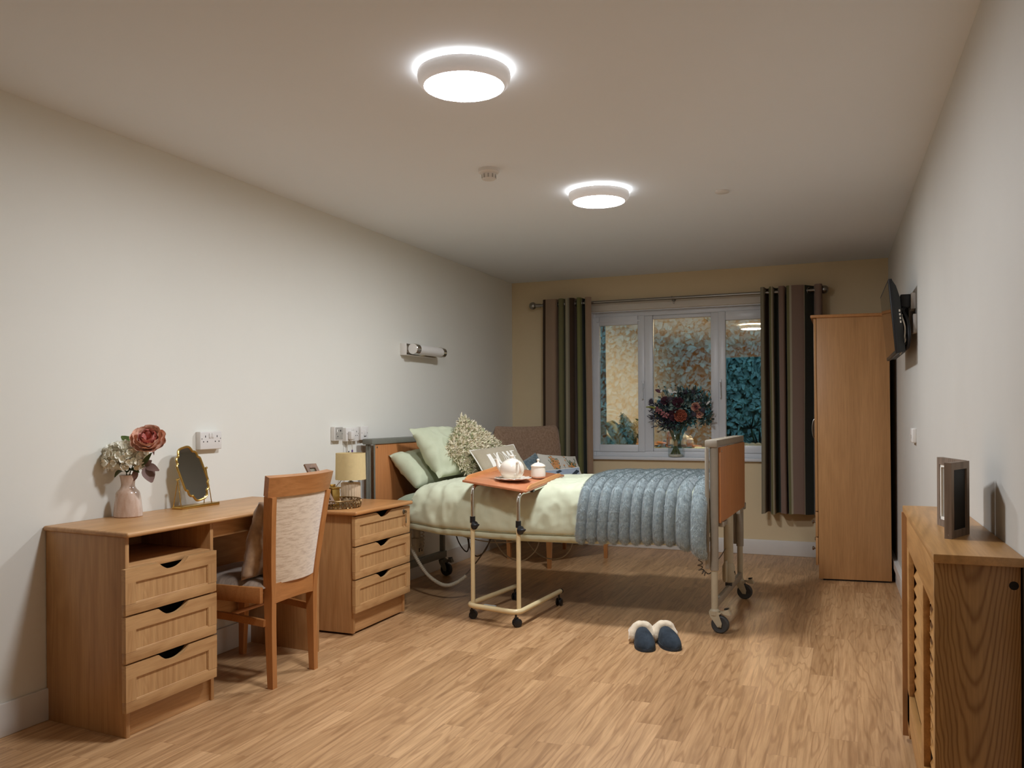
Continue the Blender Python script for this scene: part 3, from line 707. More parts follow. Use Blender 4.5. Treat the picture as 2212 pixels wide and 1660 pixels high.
m = MB(); slot(m, .0322, 4.335, 1.087); slot(m, .0322, 4.355, 1.087, .010, .010); slot(m, .0322, 4.325, 1.052, .008, .006); slot(m, .0322, 4.31, 1.068, .004, .004); slot(m, .0322, 4.372, 1.068, .004, .004)
t = thing('double_socket', 'white double wall socket with a plug in it above the table lamp', 'wall socket', (0, 4.49, 1.018)); m = MB(); plate(m, 0, 4.420, 4.566, 1.018, 1.104); m.build('faceplate', 'plastic', t)
m = MB(); slot(m, .0302, 4.537, 1.078, .004, .010); slot(m, .0302, 4.527, 1.053, .006, .005); slot(m, .0302, 4.546, 1.053, .006, .005); slot(m, .0302, 4.556, 1.066, .004, .004); slot(m, .0302, 4.43, 1.066, .004, .004)
for yc in (4.509, 4.489): MB().box((.029, yc - .007, 1.072), (.034, yc + .007, 1.096), .002).build('rocker_switch', 'plastic', t)
t = thing('light_switch', 'white wall switch beside the corner of the headboard', 'light switch', (0, 4.63, 1.02)); m = MB(); plate(m, 0, 4.588, 4.676, 1.022, 1.109); m.build('faceplate', 'plastic', t)
m = MB(); m.box((.029, 4.622, 1.048), (.035, 4.646, 1.086), .002); m.build('rocker_switch', 'plastic', t)
m = MB(); slot(m, .0302, 4.60, 1.067, .004, .004); slot(m, .0302, 4.664, 1.067, .004, .004); slot(m, .034, 4.634, 1.047, .024, .003)
t = thing('mains_plug', 'white plug with cord in the socket above the table lamp', 'plug', (.031, 4.46, 1.05))
m = MB(); m.box((.031, 4.437, 1.03), (.058, 4.483, 1.082), .006); m.box((.034, 4.450, 1.020), (.05, 4.472, 1.032), .003); m.build('plug_body', 'plastic', t)
m = MB(); m.tube(spline([(.042, 4.461, 1.022), (.045, 4.461, .99), (.05, 4.455, .95), (.04, 4.43, .86), (.05, 4.35, .75), (.08, 4.28, .68)], 8), .0022, 8); m.tube(spline([(.028, 4.435, 1.02), (.03, 4.43, .96), (.035, 4.42, .88), (.06, 4.30, .70)], 8), .0022, 8); m.build('cord', 'cablew', t)
m = MB(); m.box((.05, 4.446, .928), (.052, 4.462, .966), .0005, M4=None); m.build('purple_tag', 'purple', t)
m = MB(); m.box((.045, 4.418, .928), (.047, 4.427, .960)); m.box((.045, 4.400, .928), (.047, 4.404, .955)); m.build('dark_tag', 'hole', t)
# wall light
t = thing('wall_light', 'chrome ended tube wall light, unlit, above the bed head', 'wall light', (0, 5.35, 1.65))
MB().box((0, 5.148, 1.600), (.05, 5.60, 1.684), .003).build('backplate', 'plastic', t)
MB().box((.05, 5.150, 1.604), (.0515, 5.597, 1.680), .0005).build('chrome_plate', 'chrome', t)
cx, cz = .092, 1.643
MB().cyl((cx, 5.215, cz), (cx, 5.585, cz), .0345, seg=40).build('glass_tube', 'plastic', t)
for a, b in ((5.165, 5.225), (5.575, 5.625)): MB().lathe([(.001, 0), (.036, 0), (.038, .002), (.038, b - a - .001), (.036, b - a)], (cx, a, cz), 40, ax=(0, 1, 0)).build('end_cap', 'chrome', t)
MB().lathe([(.001, 0), (.0365, 0), (.001, .0015)], (cx, 5.1635, cz), 40, ax=(0, 1, 0)).build('end_disc', 'plastic', t)

# ------------------------------------------------------------------ items on the bedside cabinet
nz0 = .670; tc = V(.262, 3.965, nz0)
t = thing('round_tray', 'round antique bronze gallery tray on the bedside cabinet', 'tray', tc)
MB().lathe([(.128, 0), (.132, .003), (.13, .006), (.001, .006)], tc, 56).build('tray_base', 'bronze', t)
MB().tube([tc + V(.133 * math.cos(a), .133 * math.sin(a), .044) for a in [2 * PI * k / 56 for k in range(56)]], .0032, 8, closed=True).build('rim', 'bronze', t)
m = MB()
for k in range(34):
    a = 2 * PI * k / 34
    for s in (-1, 1):
        m.tube([tc + V((.131 + .006 * math.sin(PI * q)) * math.cos(a + s * .075 * math.sin(PI * q)), (.131 + .006 * math.sin(PI * q)) * math.sin(a + s * .075 * math.sin(PI * q)), .004 + .040 * q) for q in (0, .25, .5, .75, 1)], .0024, 6)
m.build('gallery', 'bronze', t)
g0 = V(.215, 4.0, nz0 + .0065)
t = thing('brass_lighter', 'square brass table lighter standing in the round tray', 'table lighter', g0, math.radians(-20))
MB().box((-.031, -.026, 0), (.031, .026, .092), .005).build('case', 'brass', t, world=False)
MB().box((-.035, -.030, .092), (.035, .030, .101), .003).build('lid', 'brass', t, world=False)
m = MB(); m.box((-.02, -.008, .101), (.012, .008, .110), .002); m.cyl((.016, 0, .10), (.016, 0, .118), .005, seg=12); m.cyl((-.01, -.012, .112), (-.01, .012, .112), .004, seg=12); m.build('burner', 'brass', t, world=False)
t = thing('photo_frame', 'small brown wooden photo frame leaning in the tray behind the chair', 'photo frame', (.17, 3.93, nz0))
A0, A1 = V(.235, 3.93, .682), V(.105, 3.93, .905)   # bottom, top
uu = V(.12, .30, 0).normalized() * .062; vv = (A1 - A0); nn = uu.cross(vv).normalized()
if nn.x < 0: nn = -nn
def strip(m, a, b, w0, w1): m.prism([a + w0, b + w0, b + w1, a + w1], nn * .014)
m = MB(); P = lambda s, q: A0 + uu * s + vv * q
for a, b, c, d in (((-.6, 0), (-.6, 1), (-.3, 1), (-.3, 0)), ((.3, 0), (.3, 1), (.6, 1), (.6, 0)), ((-.3, 0), (-.3, .1), (.3, .1), (.3, 0)), ((-.3, .9), (-.3, 1), (.3, 1), (.3, .9))): m.prism([P(*a), P(*b), P(*c), P(*d)], nn * .014)
m.build('frame_border', 'rustic_b', t)
m = MB(); m.prism([P(-.3, .1), P(-.3, .9), P(.3, .9), P(.3, .1)], nn * .005); m.build('picture', 'photo', t)
m = MB(); m.prism([P(-.18, .45), P(-.18, .66), P(.18, .66), P(.18, .45)], nn * .0062); m.build('picture_patch', 'whitec', t)
t = thing('table_lamp', 'small table lamp with cream drum shade on the bedside cabinet', 'lamp', (.235, 4.15, nz0))
m = MB(); m.lathe([(.001, 0), (.055, 0), (.057, .004), (.057, .118), (.054, .122), (.001, .122)], (.235, 4.15, nz0), 96, flute=-.06, fn=22); m.build('lamp_base', 'fluted', t)
m = MB(); m.lathe([(.016, .122), (.016, .128), (.008, .130), (.008, .136), (.013, .138), (.013, .144), (.007, .147), (.007, .20)], (.235, 4.15, nz0), 24); m.build('lamp_neck', 'steel', t)
MB().lathe([(.0875, .140), (.085, .293), (.0835, .293), (.086, .140)], (.235, 4.15, nz0), 64, cap=False).build('lamp_shade', 'shade', t)
m = MB()
for k in range(3): m.tube([(.235, 4.15, nz0 + .285), (.235 + .084 * math.cos(k * 2.09), 4.15 + .084 * math.sin(k * 2.09), nz0 + .285)], .0015, 6)
m.build('shade_spider', 'steel', t)
MB().tube(spline([(.19, 4.13, nz0 + .14), (.13, 4.12, nz0 + .07), (.10, 4.13, nz0 + .003), (.04, 4.2, nz0 + .003)], 8), .002, 8).build('lamp_cord', 'cablew', t)

# ------------------------------------------------------------------ profiling bed
bsh = lambda v: V(v.x + .031 * (v.y - 4.6), v.y, v.z)
bed = thing('profiling_bed', 'wheeled profiling care bed with orange wood head and foot boards', 'bed', (1.2, 5.06, 0))
def bp(name, mat, fn, parent=bed, **k):
    m = MB(); fn(m); return m.build(name, mat, parent, xf=bsh, **k)
def roundcol(m, x, y, z0, z1, r): m.cyl((x, y, z0), (x, y, z1), r)
hb = bp('headboard', 'bedpanel', lambda m: m.box((.098, 4.625, .44), (.112, 5.50, .994), .003))
def f(m): m.box((.048, 4.575, .994), (.122, 5.545, 1.030), .006)
bp('top_rail', 'beddark', f, hb)
for bx in (((.075, 4.596, .40), (.092, 4.604, .995), .001), ((.062, 4.590, .40), (.078, 4.612, .995), .004), ((.112, 4.604, .42), (.120, 4.612, .995), .001), ((.062, 5.505, .40), (.09, 5.53, .995), .004)): bp('edge_rail', 'beddark', lambda m: m.box(*bx), hb)
bp('panel_screw', 'steel', lambda m: (m.lathe([(.006, 0), (.005, .002), (.001, .002)], (.112, 4.645, .975), 16, ax=(1, 0, 0))), hb)
for y in (4.62, 5.51): bp('leg', 'beddark', lambda m: m.box((.095, y - .015, .12), (.128, y + .015, .52), .004))
bp('cross_bar', 'beddark', lambda m: m.box((.098, 4.60, .135), (.138, 5.53, .182), .004))
fb = bp('footboard', 'bedpanel', lambda m: m.box((2.258, 4.605, .588), (2.272, 5.475, .998), .003))
bp('top_rail', 'bedgrey', lambda m: m.box((2.196, 4.560, .998), (2.262, 5.512, 1.038), .006), fb)
bp('panel_screw', 'steel', lambda m: m.lathe([(.006, 0), (.005, .002), (.001, .002)], (2.272, 4.635, .975), 16, ax=(1, 0, 0)), fb)
bp('bottom_bracket', 'bedgrey', lambda m: (m.box((2.245, 5.455, .572), (2.275, 5.500, .612), .003), m.box((2.245, 4.625, .566), (2.285, 4.66, .592), .003), m.box((2.255, 4.66, .56), (2.275, 4.80, .585), .003), m.box((2.24, 5.33, .555), (2.265, 5.46, .60), .003)), fb)
for y in (4.592, 5.488):
    o = bp('leg', 'bedgrey', lambda m: (roundcol(m, 2.238, y, .335, .999, .0225)))
    m = MB(); m.cyl((2.238, y, .125), (2.238, y, .34), .0175); m.build('inner_tube', 'bedbeige', o, xf=bsh)
for y in (4.565, 5.50): bp('guide_rail', 'bedgrey', lambda m: (m.box((2.196, y - .008, .345), (2.216, y + .010, .999), .002), m.box((2.205, y - .012, .35), (2.209, y - .007, .999))))
bp('cross_bar', 'bedgrey', lambda m: m.box((2.228, 4.60, .128), (2.250, 5.48, .170), .003))
def f(m):
    m.cyl((2.238, 5.05, .285), (2.238, 5.05, .60), .027, seg=32); m.lathe([(.03, 0), (.036, .012), (.036, .09), (.028, .11)], (2.238, 5.05, .188), 32)
mot = bp('lift_column', 'bedbeige', f)
def f(m):
    for y0, y1 in ((4.982, 5.028), (5.072, 5.145)): m.box((2.228, y0, .20), (2.238, y1, .315), .004)
    m.box((2.226, 4.985, .195), (2.236, 5.14, .318), .004)
bp('mounting_plate', 'bedbeige', f, mot)
bp('motor_slot', 'hole', lambda m: m.box((2.270, 5.035, .235), (2.2755, 5.070, .245), .001, M4=Matrix.Translation((2.27, 5.055, .24)) @ Matrix.Rotation(-.7, 4, 'X') @ Matrix.Translation((-2.27, -5.055, -.24))), mot)
bp('motor_slot', 'hole', lambda m: m.box((2.2375, 5.105, .235), (2.2395, 5.112, .262), .001), mot)
bp('cable_plug', 'black', lambda m: m.cyl((2.238, 5.05, .165), (2.238, 5.05, .19), .020, seg=10), mot)
def caster(px, py, rz, mtyre, mfork, r=.047):
    c = bpy.data.objects.new('caster', None); COL.objects.link(c); c.parent = bed
    Wp = Matrix.Translation((px, py, 0)) @ Matrix.Rotation(rz, 4, 'Z'); inv = wmat(bed).inverted(); c.matrix_basis = inv @ Wp
    c.location = c.matrix_basis.translation
    m = MB(); m.lathe([(.030, -.013), (r - .006, -.015), (r, -.010), (r, .010), (r - .006, .015), (.030, .013)], (.030, 0, r), 40, ax=(0, 1, 0)); m.build('tyre', mtyre, c, world=False)
    m = MB(); m.lathe([(.001, -.009), (.031, -.011), (.031, .011), (.001, .009)], (.030, 0, r), 32, ax=(0, 1, 0)); m.build('wheel_hub', 'bedgrey', c, world=False)
    m = MB(); m.lathe([(.02, .094), (.027, .096), (.028, .118), (.022, .124), (.02, .128)], (0, 0, 0), 28)
    for s in (-1, 1): m.prism([(-.026, s * .019, .115), (-.020, s * .019, .09), (.020, s * .019, r - .012), (.040, s * .019, r - .012), (.044, s * .019, r + .01), (.028, s * .019, .10), (.045, s * .019, .115)], (0, s * .003, 0))
    m.box((-.026, -.02, .10), (.03, .02, .104), .001); m.cyl((.03, -.026, r), (.03, .026, r), .007, seg=12); m.build('fork', mfork, c, world=False)
    m = MB(); m.prism([(.04, -.014, .112), (.055, -.014, .125), (.075, -.014, .132), (.088, -.014, .105), (.08, -.014, .100), (.05, -.014, .104)], (0, .028, 0)); m.build('brake_pedal', mfork, c, world=False)
    m = MB()
    for k in range(4): m.box((.054 + k * .006, -.012, .128 + k * .001), (.057 + k * .006, .012, .136 + k * .001))
    m.build('pedal_grip', 'black', c, world=False)
caster(2.238, 4.592, math.radians(-8), 'rubber', 'bedbeige'); caster(2.265, 5.488, math.radians(-8), 'rubber', 'bedbeige')
caster(.112, 4.62, math.radians(-10), 'black', 'beddark'); caster(.14, 5.52, math.radians(-10), 'black', 'beddark')
bp('deck_frame', 'bedgrey', lambda m: [m.box(a, b, .003) for a, b in (((.125, 4.66, .475), (2.20, 4.69, .50)), ((.125, 5.43, .475), (2.20, 5.46, .50)), ((.3, 4.69, .48), (.33, 5.43, .50)), ((.95, 4.69, .48), (.98, 5.43, .50)), ((1.6, 4.69, .48), (1.63, 5.43, .50)), ((2.10, 4.69, .48), (2.13, 5.43, .50)))])
def f(m): m.box((.135, 5.00, .225), (.19, 5.10, .345), .008); m.cyl((.165, 5.05, .30), (.165, 5.05, .48), .024)
o = bp('head_motor', 'bedbeige', f)
bp('motor_slot', 'hole', lambda m: m.box((.1895, 5.03, .25), (.191, 5.04, .275)), o); bp('motor_slot', 'hole', lambda m: m.box((.1895, 5.065, .25), (.191, 5.075, .27)), o)
def f(m): m.box((.92, 5.0, .375), (.99, 5.14, .475), .012)
o = bp('deck_motor', 'bedbeige', f)
bp('motor_slot', 'hole', lambda m: m.box((.99, 5.03, .43), (.9915, 5.045, .46)), o); bp('motor_slot', 'hole', lambda m: m.box((.99, 5.06, .425), (.9915, 5.08, .435)), o)
for yy in (5.03, 5.11): bp('motor_screw', 'hole', lambda m: m.cyl((.99, yy, .40), (.992, yy, .40), .004, seg=10), o)
# mattress + fitted sheet
def matt(u, v, top):
    a, b = 2 * u - 1, 2 * v - 1; e = (max(0, 1 - abs(a) ** 14) * max(0, 1 - abs(b) ** 10)) ** .5
    p = V(.155 + u * 2.02, 4.645 + v * .84, (.505 if not top else .505 + .185 * e))
    return bsh(p + V(0, 0, .006 * nz(p, 6)))
m = MB(); m.grid(lambda u, v: matt(u, v, 1), 60, 40); m.grid(lambda u, v: matt(u, v, 0), 60, 40)
mt = m.build('mattress', 'sagesheet', None, merge=.0005, smooth=60); origin(mt, (1.17, 5.06, .505)); tag(mt, 'mattress in a grey green fitted sheet showing at the head of the bed', 'mattress')
# duvet ----------------------------------------------------------
prof = [(4.610, .452), (4.590, .455), (4.566, .470), (4.560, .492), (4.566, .500), (4.552, .507), (4.540, .53), (4.538, .60), (4.548, .67), (4.585, .728), (4.66, .758), (4.80, .770), (5.05, .774), (5.30, .768), (5.44, .750), (5.515, .705), (5.55, .62), (5.555, .54), (5.54, .47), (5.52, .46)]
prof = [(p.x, p.y) for p in spline([(a, b, 0) for a, b in prof], 6)]
pl_ = [0]
for a, b in zip(prof, prof[1:]): pl_.append(pl_[-1] + math.hypot(b[0] - a[0], b[1] - a[1]))
def profile(t):
    d = t * pl_[-1]
    for i in range(len(prof) - 1):
        if pl_[i + 1] >= d:
            k = (d - pl_[i]) / max(1e-9, pl_[i + 1] - pl_[i]); a, b = prof[i], prof[i + 1]; return a[0] + (b[0] - a[0]) * k, a[1] + (b[1] - a[1]) * k
    return prof[-1]
X0, X1 = .345, 2.165
def duvet(s, t, off=0, detail=True):
    y, z = profile(t); cap = .15
    q = min(1, s / cap); g = math.sqrt(max(0, 1 - (1 - q) ** 2)); zl = min(z, .692)
    lift = 1 + .10 * max(0, (s - .45)) * 1.0
    z = zl + (z - zl) * g * (1 + .28 * min(1, max(0, (s - .35) * 2)))
    x = X0 + (X1 - X0) * (s * .985 + .015 * (1 - (1 - q) ** 2))
    x -= .03 * (1 - q) * (1 if z < .66 else 0) * 0
    if z > .692 or g < 1: x += .10 * (1 - g) * min(1, max(0, (z - .55) / .14))
    # hem sags along the bed
    if t < .12 or t > .9: z -= .018 * math.sin(PI * min(1, s * 1.15)) - .010 * (s < .12) * 0 + (.02 * max(0, (.12 - s)) / .12) * -1.2
    yo = .012 * nz((x, 0, z), 3.3, 4) * (1 if y < 5 else -1)
    p = V(x, y + yo * (1 if z < .74 else .2), z)
    if detail:
        w = .010 * nz((x * 1, y * .6, z * .8), 6.5, 1) + .0055 * (1 - abs(nz((x * 1.2, y, z * .5), 13, 2)) * 3) + .0025 * nz((x, y, z), 30)
        if s < .35: w += .007 * math.sin(x * 60 + 2 * nz((x, y, z), 8)) * max(0, (.35 - s) / .35) * (1 if z < .74 else .3)
        nrm = V(0, (y - 5.05) / .5 if abs(y - 5.05) > .42 else 0, 1 if z > .70 else .2).normalized(); p += nrm * (w + off)
    return bsh(p)
m = MB(); m.grid(lambda u, v: duvet(u, v), 190, 150)
m.grid(lambda u, v: duvet(1, v) + V(.0 + .02 * u * 0, 0, 0) + (V(0, 5.05 - duvet(1, v).y, .60 - duvet(1, v).z) * u * .5), 6, 150)
dv = m.build('duvet', 'sage', None, smooth=75, merge=.0004); origin(dv, (1.25, 5.05, .69)); tag(dv, 'plain sage green duvet spread over the bed', 'duvet')
# seam piping on the duvet side
m = MB(); m.tube([duvet(s, .058) + V(0, -.002, 0) for s in [i / 80 for i in range(2, 81)]], .0022, 6); m.build('hem_seam', 'sagesheet', dv, smooth=60)

pillow('pillow', (.122, 4.775, .918), (.130, 5.44, .940), (.40, 5.44, .715), (.335, 4.765, .712), .085, 'sage2', .05, .012, 5, label='sage green pillow propped against the headboard, the lower and rear one', cat='pillow', ws=5, flat_back=.6)
pillow('pillow', (.232, 4.845, 1.092), (.345, 5.42, 1.085), (.545, 5.42, .775), (.450, 4.845, .770), .085, 'sage2', .04, .014, 11, label='brighter sage green pillow standing upright in front of the lower pillow', cat='pillow', ws=5, flat_back=.6)
# petal cushion
cl = V(.434, 4.95, .918); cr = V(.655, 5.42, .955); ct = V(.452, 5.18, 1.175); cb = V(.565, 5.07, .775)
o, f, N = pillow('petal_cushion', ct, cr, cb, cl, .065, 'petalbase', .02, .003, 2, flat_back=.6, label='fluffy cream and green petal cushion standing on one corner', nu=24)
vs, fs = [], []; rg = random.Random(3)
for i in range(3400):
    u, v = rg.random(), rg.random(); sg = 1 if rg.random() < .86 else -1; p = f(u, v, sg); q = f(min(1, u + .01), v, sg) - p; w = f(u, min(1, v + .01), sg) - p; n = q.cross(w)
    if n.length < 1e-12: n = N.copy()
    n.normalize(); n = n if n.dot(N) * sg > 0 else -n
    d = (n * rg.uniform(.35, 1) + rnd_dir(rg) * .9 + V(0, 0, .15)).normalized(); L = rg.uniform(.018, .034); wd = rg.uniform(.0035, .006); sd = d.cross(n + rnd_dir(rg) * .5).normalized() * wd
    b = len(vs); vs += [p - sd * .5, p + sd * .5, p + d * L * .55 + sd, p + d * L + n * .002, p + d * L * .55 - sd]; fs.append((b, b + 1, b + 2, b + 3, b + 4))
pp = raw('petal_pile', vs, fs, 'petal', o); pp['kind'] = 'stuff'
# lettered cushion
o, f, N = pillow('lettered_cushion', (.590, 5.02, .942), (.750, 5.40, .970), (.880, 5.36, .790), (.735, 4.98, .745), .05, 'taupe', .05, .003, 6, label='taupe cushion lettered HOME with white piping, behind the teapot', flat_back=.8)
m = MB(); m.tube([f(a, b, 1, -.0) for a, b in [(i / 24, 0) for i in range(24)] + [(1, i / 16) for i in range(16)] + [(1 - i / 24, 1) for i in range(24)] + [(0, 1 - i / 16) for i in range(16)]], .004, 8, closed=True); m.build('piping', 'whitec', o)
def stamp(m, f, a, b, w, off=.0016, n=6, w2=None):
    """ribbon on a cushion face from a to b in face coordinates, w wide (w2 at the end)"""
    a = Vector((a[0], a[1])); b = Vector((b[0], b[1])); d = (b - a); pr = Vector((-d.y, d.x)).normalized(); w2 = w if w2 is None else w2; rows = []
    for i in range(n + 1):
        t = i / n; c = a + d * t; h = (w + (w2 - w) * t) / 2; rows.append([m.bm.verts.new(f(min(.98, max(.02, q.x)), min(.98, max(.02, q.y)), 1, off)) for q in (c - pr * h, c + pr * h)])
    for i in range(n): fc = m.bm.faces.new((rows[i][0], rows[i][1], rows[i + 1][1], rows[i + 1][0])); fc.material_index = m.mi
m = MB(); b0, b1 = .30, .72
stamp(m, f, (.22, b0), (.22, b1), .075); stamp(m, f, (.335, b0), (.335, b1), .016); stamp(m, f, (.25, .51), (.33, .51), .018)
def ell(cx, rx, th):
    pts = [(cx + rx * math.cos(a), .51 + .21 * math.sin(a)) for a in [2 * PI * k / 28 for k in range(29)]]
    for k in range(28): stamp(m, f, pts[k], pts[k + 1], th * (.25 + 1.5 * max(0, -math.cos(2 * PI * (k + .5) / 28))), n=1)
ell(.43, .062, .028)
stamp(m, f, (.525, b0), (.535, b1), .014); stamp(m, f, (.545, b1), (.595, b0 + .05), .045, w2=.02); stamp(m, f, (.595, b0 + .05), (.645, b1), .014); stamp(m, f, (.665, b0), (.655, b1), .045)
stamp(m, f, (.74, b0), (.74, b1), .05); stamp(m, f, (.76, b1 - .015), (.84, b1 - .015), .035); stamp(m, f, (.76, .51), (.82, .51), .022); stamp(m, f, (.76, b0 + .015), (.84, b0 + .015), .035)
m.build('letters_home', 'whitec', o, smooth=80)

# ribbed faux-fur throw -------------------------------------------
NCH = 11.
def throw(s, t, off=0, base=False):
    """s along the bed (across the channels), t from the near hem over the top to the far side"""
    tt = .052 - .012 * s + (.93 - .052) * t
    ss = .628 + .372 * s + .012 * (t < .5) * 0
    tp = min(1, max(0, (.5 - t) / .5)); ss = ss - .016 * tp * (1 - s) + .008 * math.sin(t * 9) * (1 - s)
    p = duvet(min(1, ss), tt, 0, False); e = .002; q1 = duvet(min(1, ss), tt + e, 0, False); 
    tan = (q1 - p).normalized(); n = V(1, 0, 0).cross(tan).normalized()
    c = V(p.x, 5.05, .55); n = n if n.dot(p - c) > 0 else -n
    ph = abs(math.sin(PI * NCH * s)); end = min(1, t / .035) ** .5 * min(1, (1 - t) / .03) ** .5
    h = (.003 + .036 * ph ** .55) * (.35 + .65 * end)
    z = -.006 * (1 - ph) * (t < .04) - (.024 * (ph ** .7) * (1 - min(1, t / .05)))
    p = p + n * (h + off + .006 * nz(p, 9, 3)) + V(0, 0, z)
    if s > .80 and t < .35: p += n * .030 * (s - .8) / .2 * (1 - t / .35) + V(0.045 * ((s - .8) / .2) ** 1.3, 0, -.055 * ((s - .8) / .2) ** 1.5 * (1 - t / .35))
    return p
m = MB(); m.grid(lambda u, v: throw(u, v), 155, 150)
tr = m.build('faux_fur_throw', 'fur', None, smooth=80); origin(tr, (1.83, 4.55, .45)); tag(tr, 'blue grey channelled faux fur throw folded over the foot of the bed', 'throw')
vs, fs = [], []
for i in range(140000):
    s, t = NR.rand(), NR.rand() ** 1.15; p = throw(s, t); e = .004
    a = throw(min(1, s + e), t) - p; b = throw(s, min(1, t + e)) - p; n = a.cross(b)
    if n.length < 1e-12: continue
    n.normalize(); n = n if n.dot(p - V(p.x, 5.05, .5)) > 0 else -n
    cl_ = nz(p, 45, 7); d = (n * .55 - b.normalized() * .55 + V(NR.randn(), NR.randn(), NR.randn()) * .22 + V(.6 * cl_, 0, -.35)).normalized(); L = .008 + .007 * NR.rand()
    sd = d.cross(n).normalized() * .0006; k = len(vs); vs += [p - sd, p + sd, p + d * L]; fs.append((k, k + 1, k + 2))
o = raw('fur_pile', vs, fs, 'furtip', tr); o['kind'] = 'stuff'

# ------------------------------------------------------------------ cables under the bed
def cable(name, pts, r, mat, label, n=10, helix=None, cat='cable'):
    P_ = spline(pts, n)
    if helix:
        hr, turns, f0, f1 = helix; N_ = len(P_) * 1; Q = []; tot = int(turns * 12); 
        base = P_; 
        L = len(base) - 1
        for i in range(int(f0 * L)): Q.append(base[i])
        for i in range(tot + 1):
            u = f0 + (f1 - f0) * i / tot; k = min(L - 1, int(u * L)); c = base[k].lerp(base[k + 1], u * L - k); tg = (base[k + 1] - base[k]).normalized(); q = tg.orthogonal().normalized(); w = tg.cross(q); a = 2 * PI * turns * i / tot
            Q.append(c + (q * math.cos(a) + w * math.sin(a)) * hr)
        for i in range(int(f1 * L) + 1, L + 1): Q.append(base[i])
        P_ = Q
    o = MB().tube(P_, r, 7).build(name, mat); origin(o, pts[0]); return tag(o, label, cat)
o = MB()
path = spline([(.305, 4.74, .44), (.300, 4.74, .36), (.325, 4.75, .28), (.40, 4.76, .17), (.48, 4.76, .115), (.55, 4.76, .10), (.62, 4.77, .125), (.67, 4.79, .165)], 34)
o.tube(path, [.006 if i < 45 else (.0105 + (.0018 if i % 3 else -.0012)) for i in range(len(path))], 12); o = o.build('ribbed_conduit', 'ribbed', smooth=30); origin(o, (.305, 4.74, .44)); tag(o, 'ribbed grey conduit looping down from the bed beside the cabinet', 'conduit')
cable('power_cable', [(.66, 4.785, .165), (.70, 4.80, .21), (.76, 4.84, .30), (.80, 4.9, .40), (.80, 4.95, .474)], .004, 'cable', 'dark cable running up from the ribbed conduit end')
cable('power_cable', [(.30, 5.30, .475), (.32, 5.32, .40), (.36, 5.33, .28), (.42, 5.32, .22), (.44, 5.32, .26), (.42, 5.33, .34), (.36, 5.34, .474)], .0045, 'cable', 'cable hanging in a loop just right of the far head caster')
cable('power_cable', [(.40, 5.30, .474), (.44, 5.31, .36), (.46, 5.30, .25), (.52, 5.28, .20), (.60, 5.25, .25), (.66, 5.2, .36), (.68, 5.15, .474)], .004, 'cable', 'cable drooping between the head caster and the bedside table post')
cable('power_cable', [(.25, 5.0, .474), (.40, 4.99, .43), (.60, 4.97, .375), (.80, 4.97, .355), (1.0, 5.0, .38), (1.12, 5.05, .44)], .004, 'cablew', 'long cable slung flat under the middle of the bed')
cable('power_cable', [(.72, 5.05, .474), (.76, 5.04, .36), (.84, 5.02, .27), (.94, 5.02, .235), (1.02, 5.04, .28), (1.06, 5.06, .36), (1.05, 5.08, .474)], .004, 'cablew', 'pale cable drooping between the two posts of the overbed table')
cable('power_cable', [(.80, 5.2, .474), (.90, 5.18, .38), (1.0, 5.15, .28), (1.10, 5.12, .245), (1.2, 5.1, .26), (1.26, 5.1, .32), (1.28, 5.1, .40)], .004, 'cablew', 'pale cable curving past the armchair leg up to the deck motor')
cable('coiled_cable', [(1.22, 5.0, .474), (1.35, 5.0, .43), (1.5, 5.0, .405), (1.62, 5.0, .40), (1.75, 5.0, .405), (1.88, 5.0, .42), (1.98, 5.0, .444), (2.04, 5.0, .474)], .0028, 'cable', 'dark cable with a coiled section under the throw', helix=(.011, 9, .50, .92))
cable('coiled_cable', [(2.17, 4.60, .46), (2.165, 4.60, .40), (2.16, 4.60, .35), (2.175, 4.61, .315), (2.21, 4.64, .31), (2.232, 4.70, .36), (2.236, 4.85, .37), (2.238, 5.02, .385)], .0028, 'cable', 'short coiled cable beside the near leg of the footboard', helix=(.012, 6, .02, .5))
cable('coiled_cable', [(.24, 5.0, .474), (.235, 5.02, .42), (.23, 5.03, .36), (.225, 5.04, .30), (.20, 5.05, .27)], .003, 'cablew', 'pale coiled cable hanging beside the head motor', helix=(.012, 9, .05, .95))

# ------------------------------------------------------------------ overbed table
ot = thing('overbed_table', 'wheeled overbed table with orange wood top and cream tube base', 'overbed table', (1.06, 4.65, 0))
p1, p2 = (.895, 4.40), (1.207, 4.33); FL, FR = (.945, 4.95), (1.257, 4.90)
MB().tube(rounded([(FL[0], FL[1], .088), (p1[0] - .022, p1[1] - .035, .088), (p2[0] + .012, p2[1] - .045, .088), (FR[0], FR[1], .088)], .06, 8), .0145, 14).build('base_tube', 'cream', ot)
m = MB(); m.cyl((FR[0] + .0005, FR[1] + .002, .088), (FR[0] + .003, FR[1] + .012, .088), .015, seg=16); m.cyl((FL[0], FL[1] + .002, .088), (FL[0] + .002, FL[1] + .012, .088), .015, seg=16); m.build('end_plug', 'black', ot)
MB().box((.985, 4.337, .0935), (1.065, 4.353, .1035), .001, M4=Matrix.Translation((1.025, 4.345, .095)) @ Matrix.Rotation(-.22, 4, 'Z') @ Matrix.Translation((-1.025, -4.345, -.095))).build('label_sticker', 'sticker', ot)
zt = lambda x, y: .800 - .0878 * (x - .82) + .0655 * (y - 4.42)
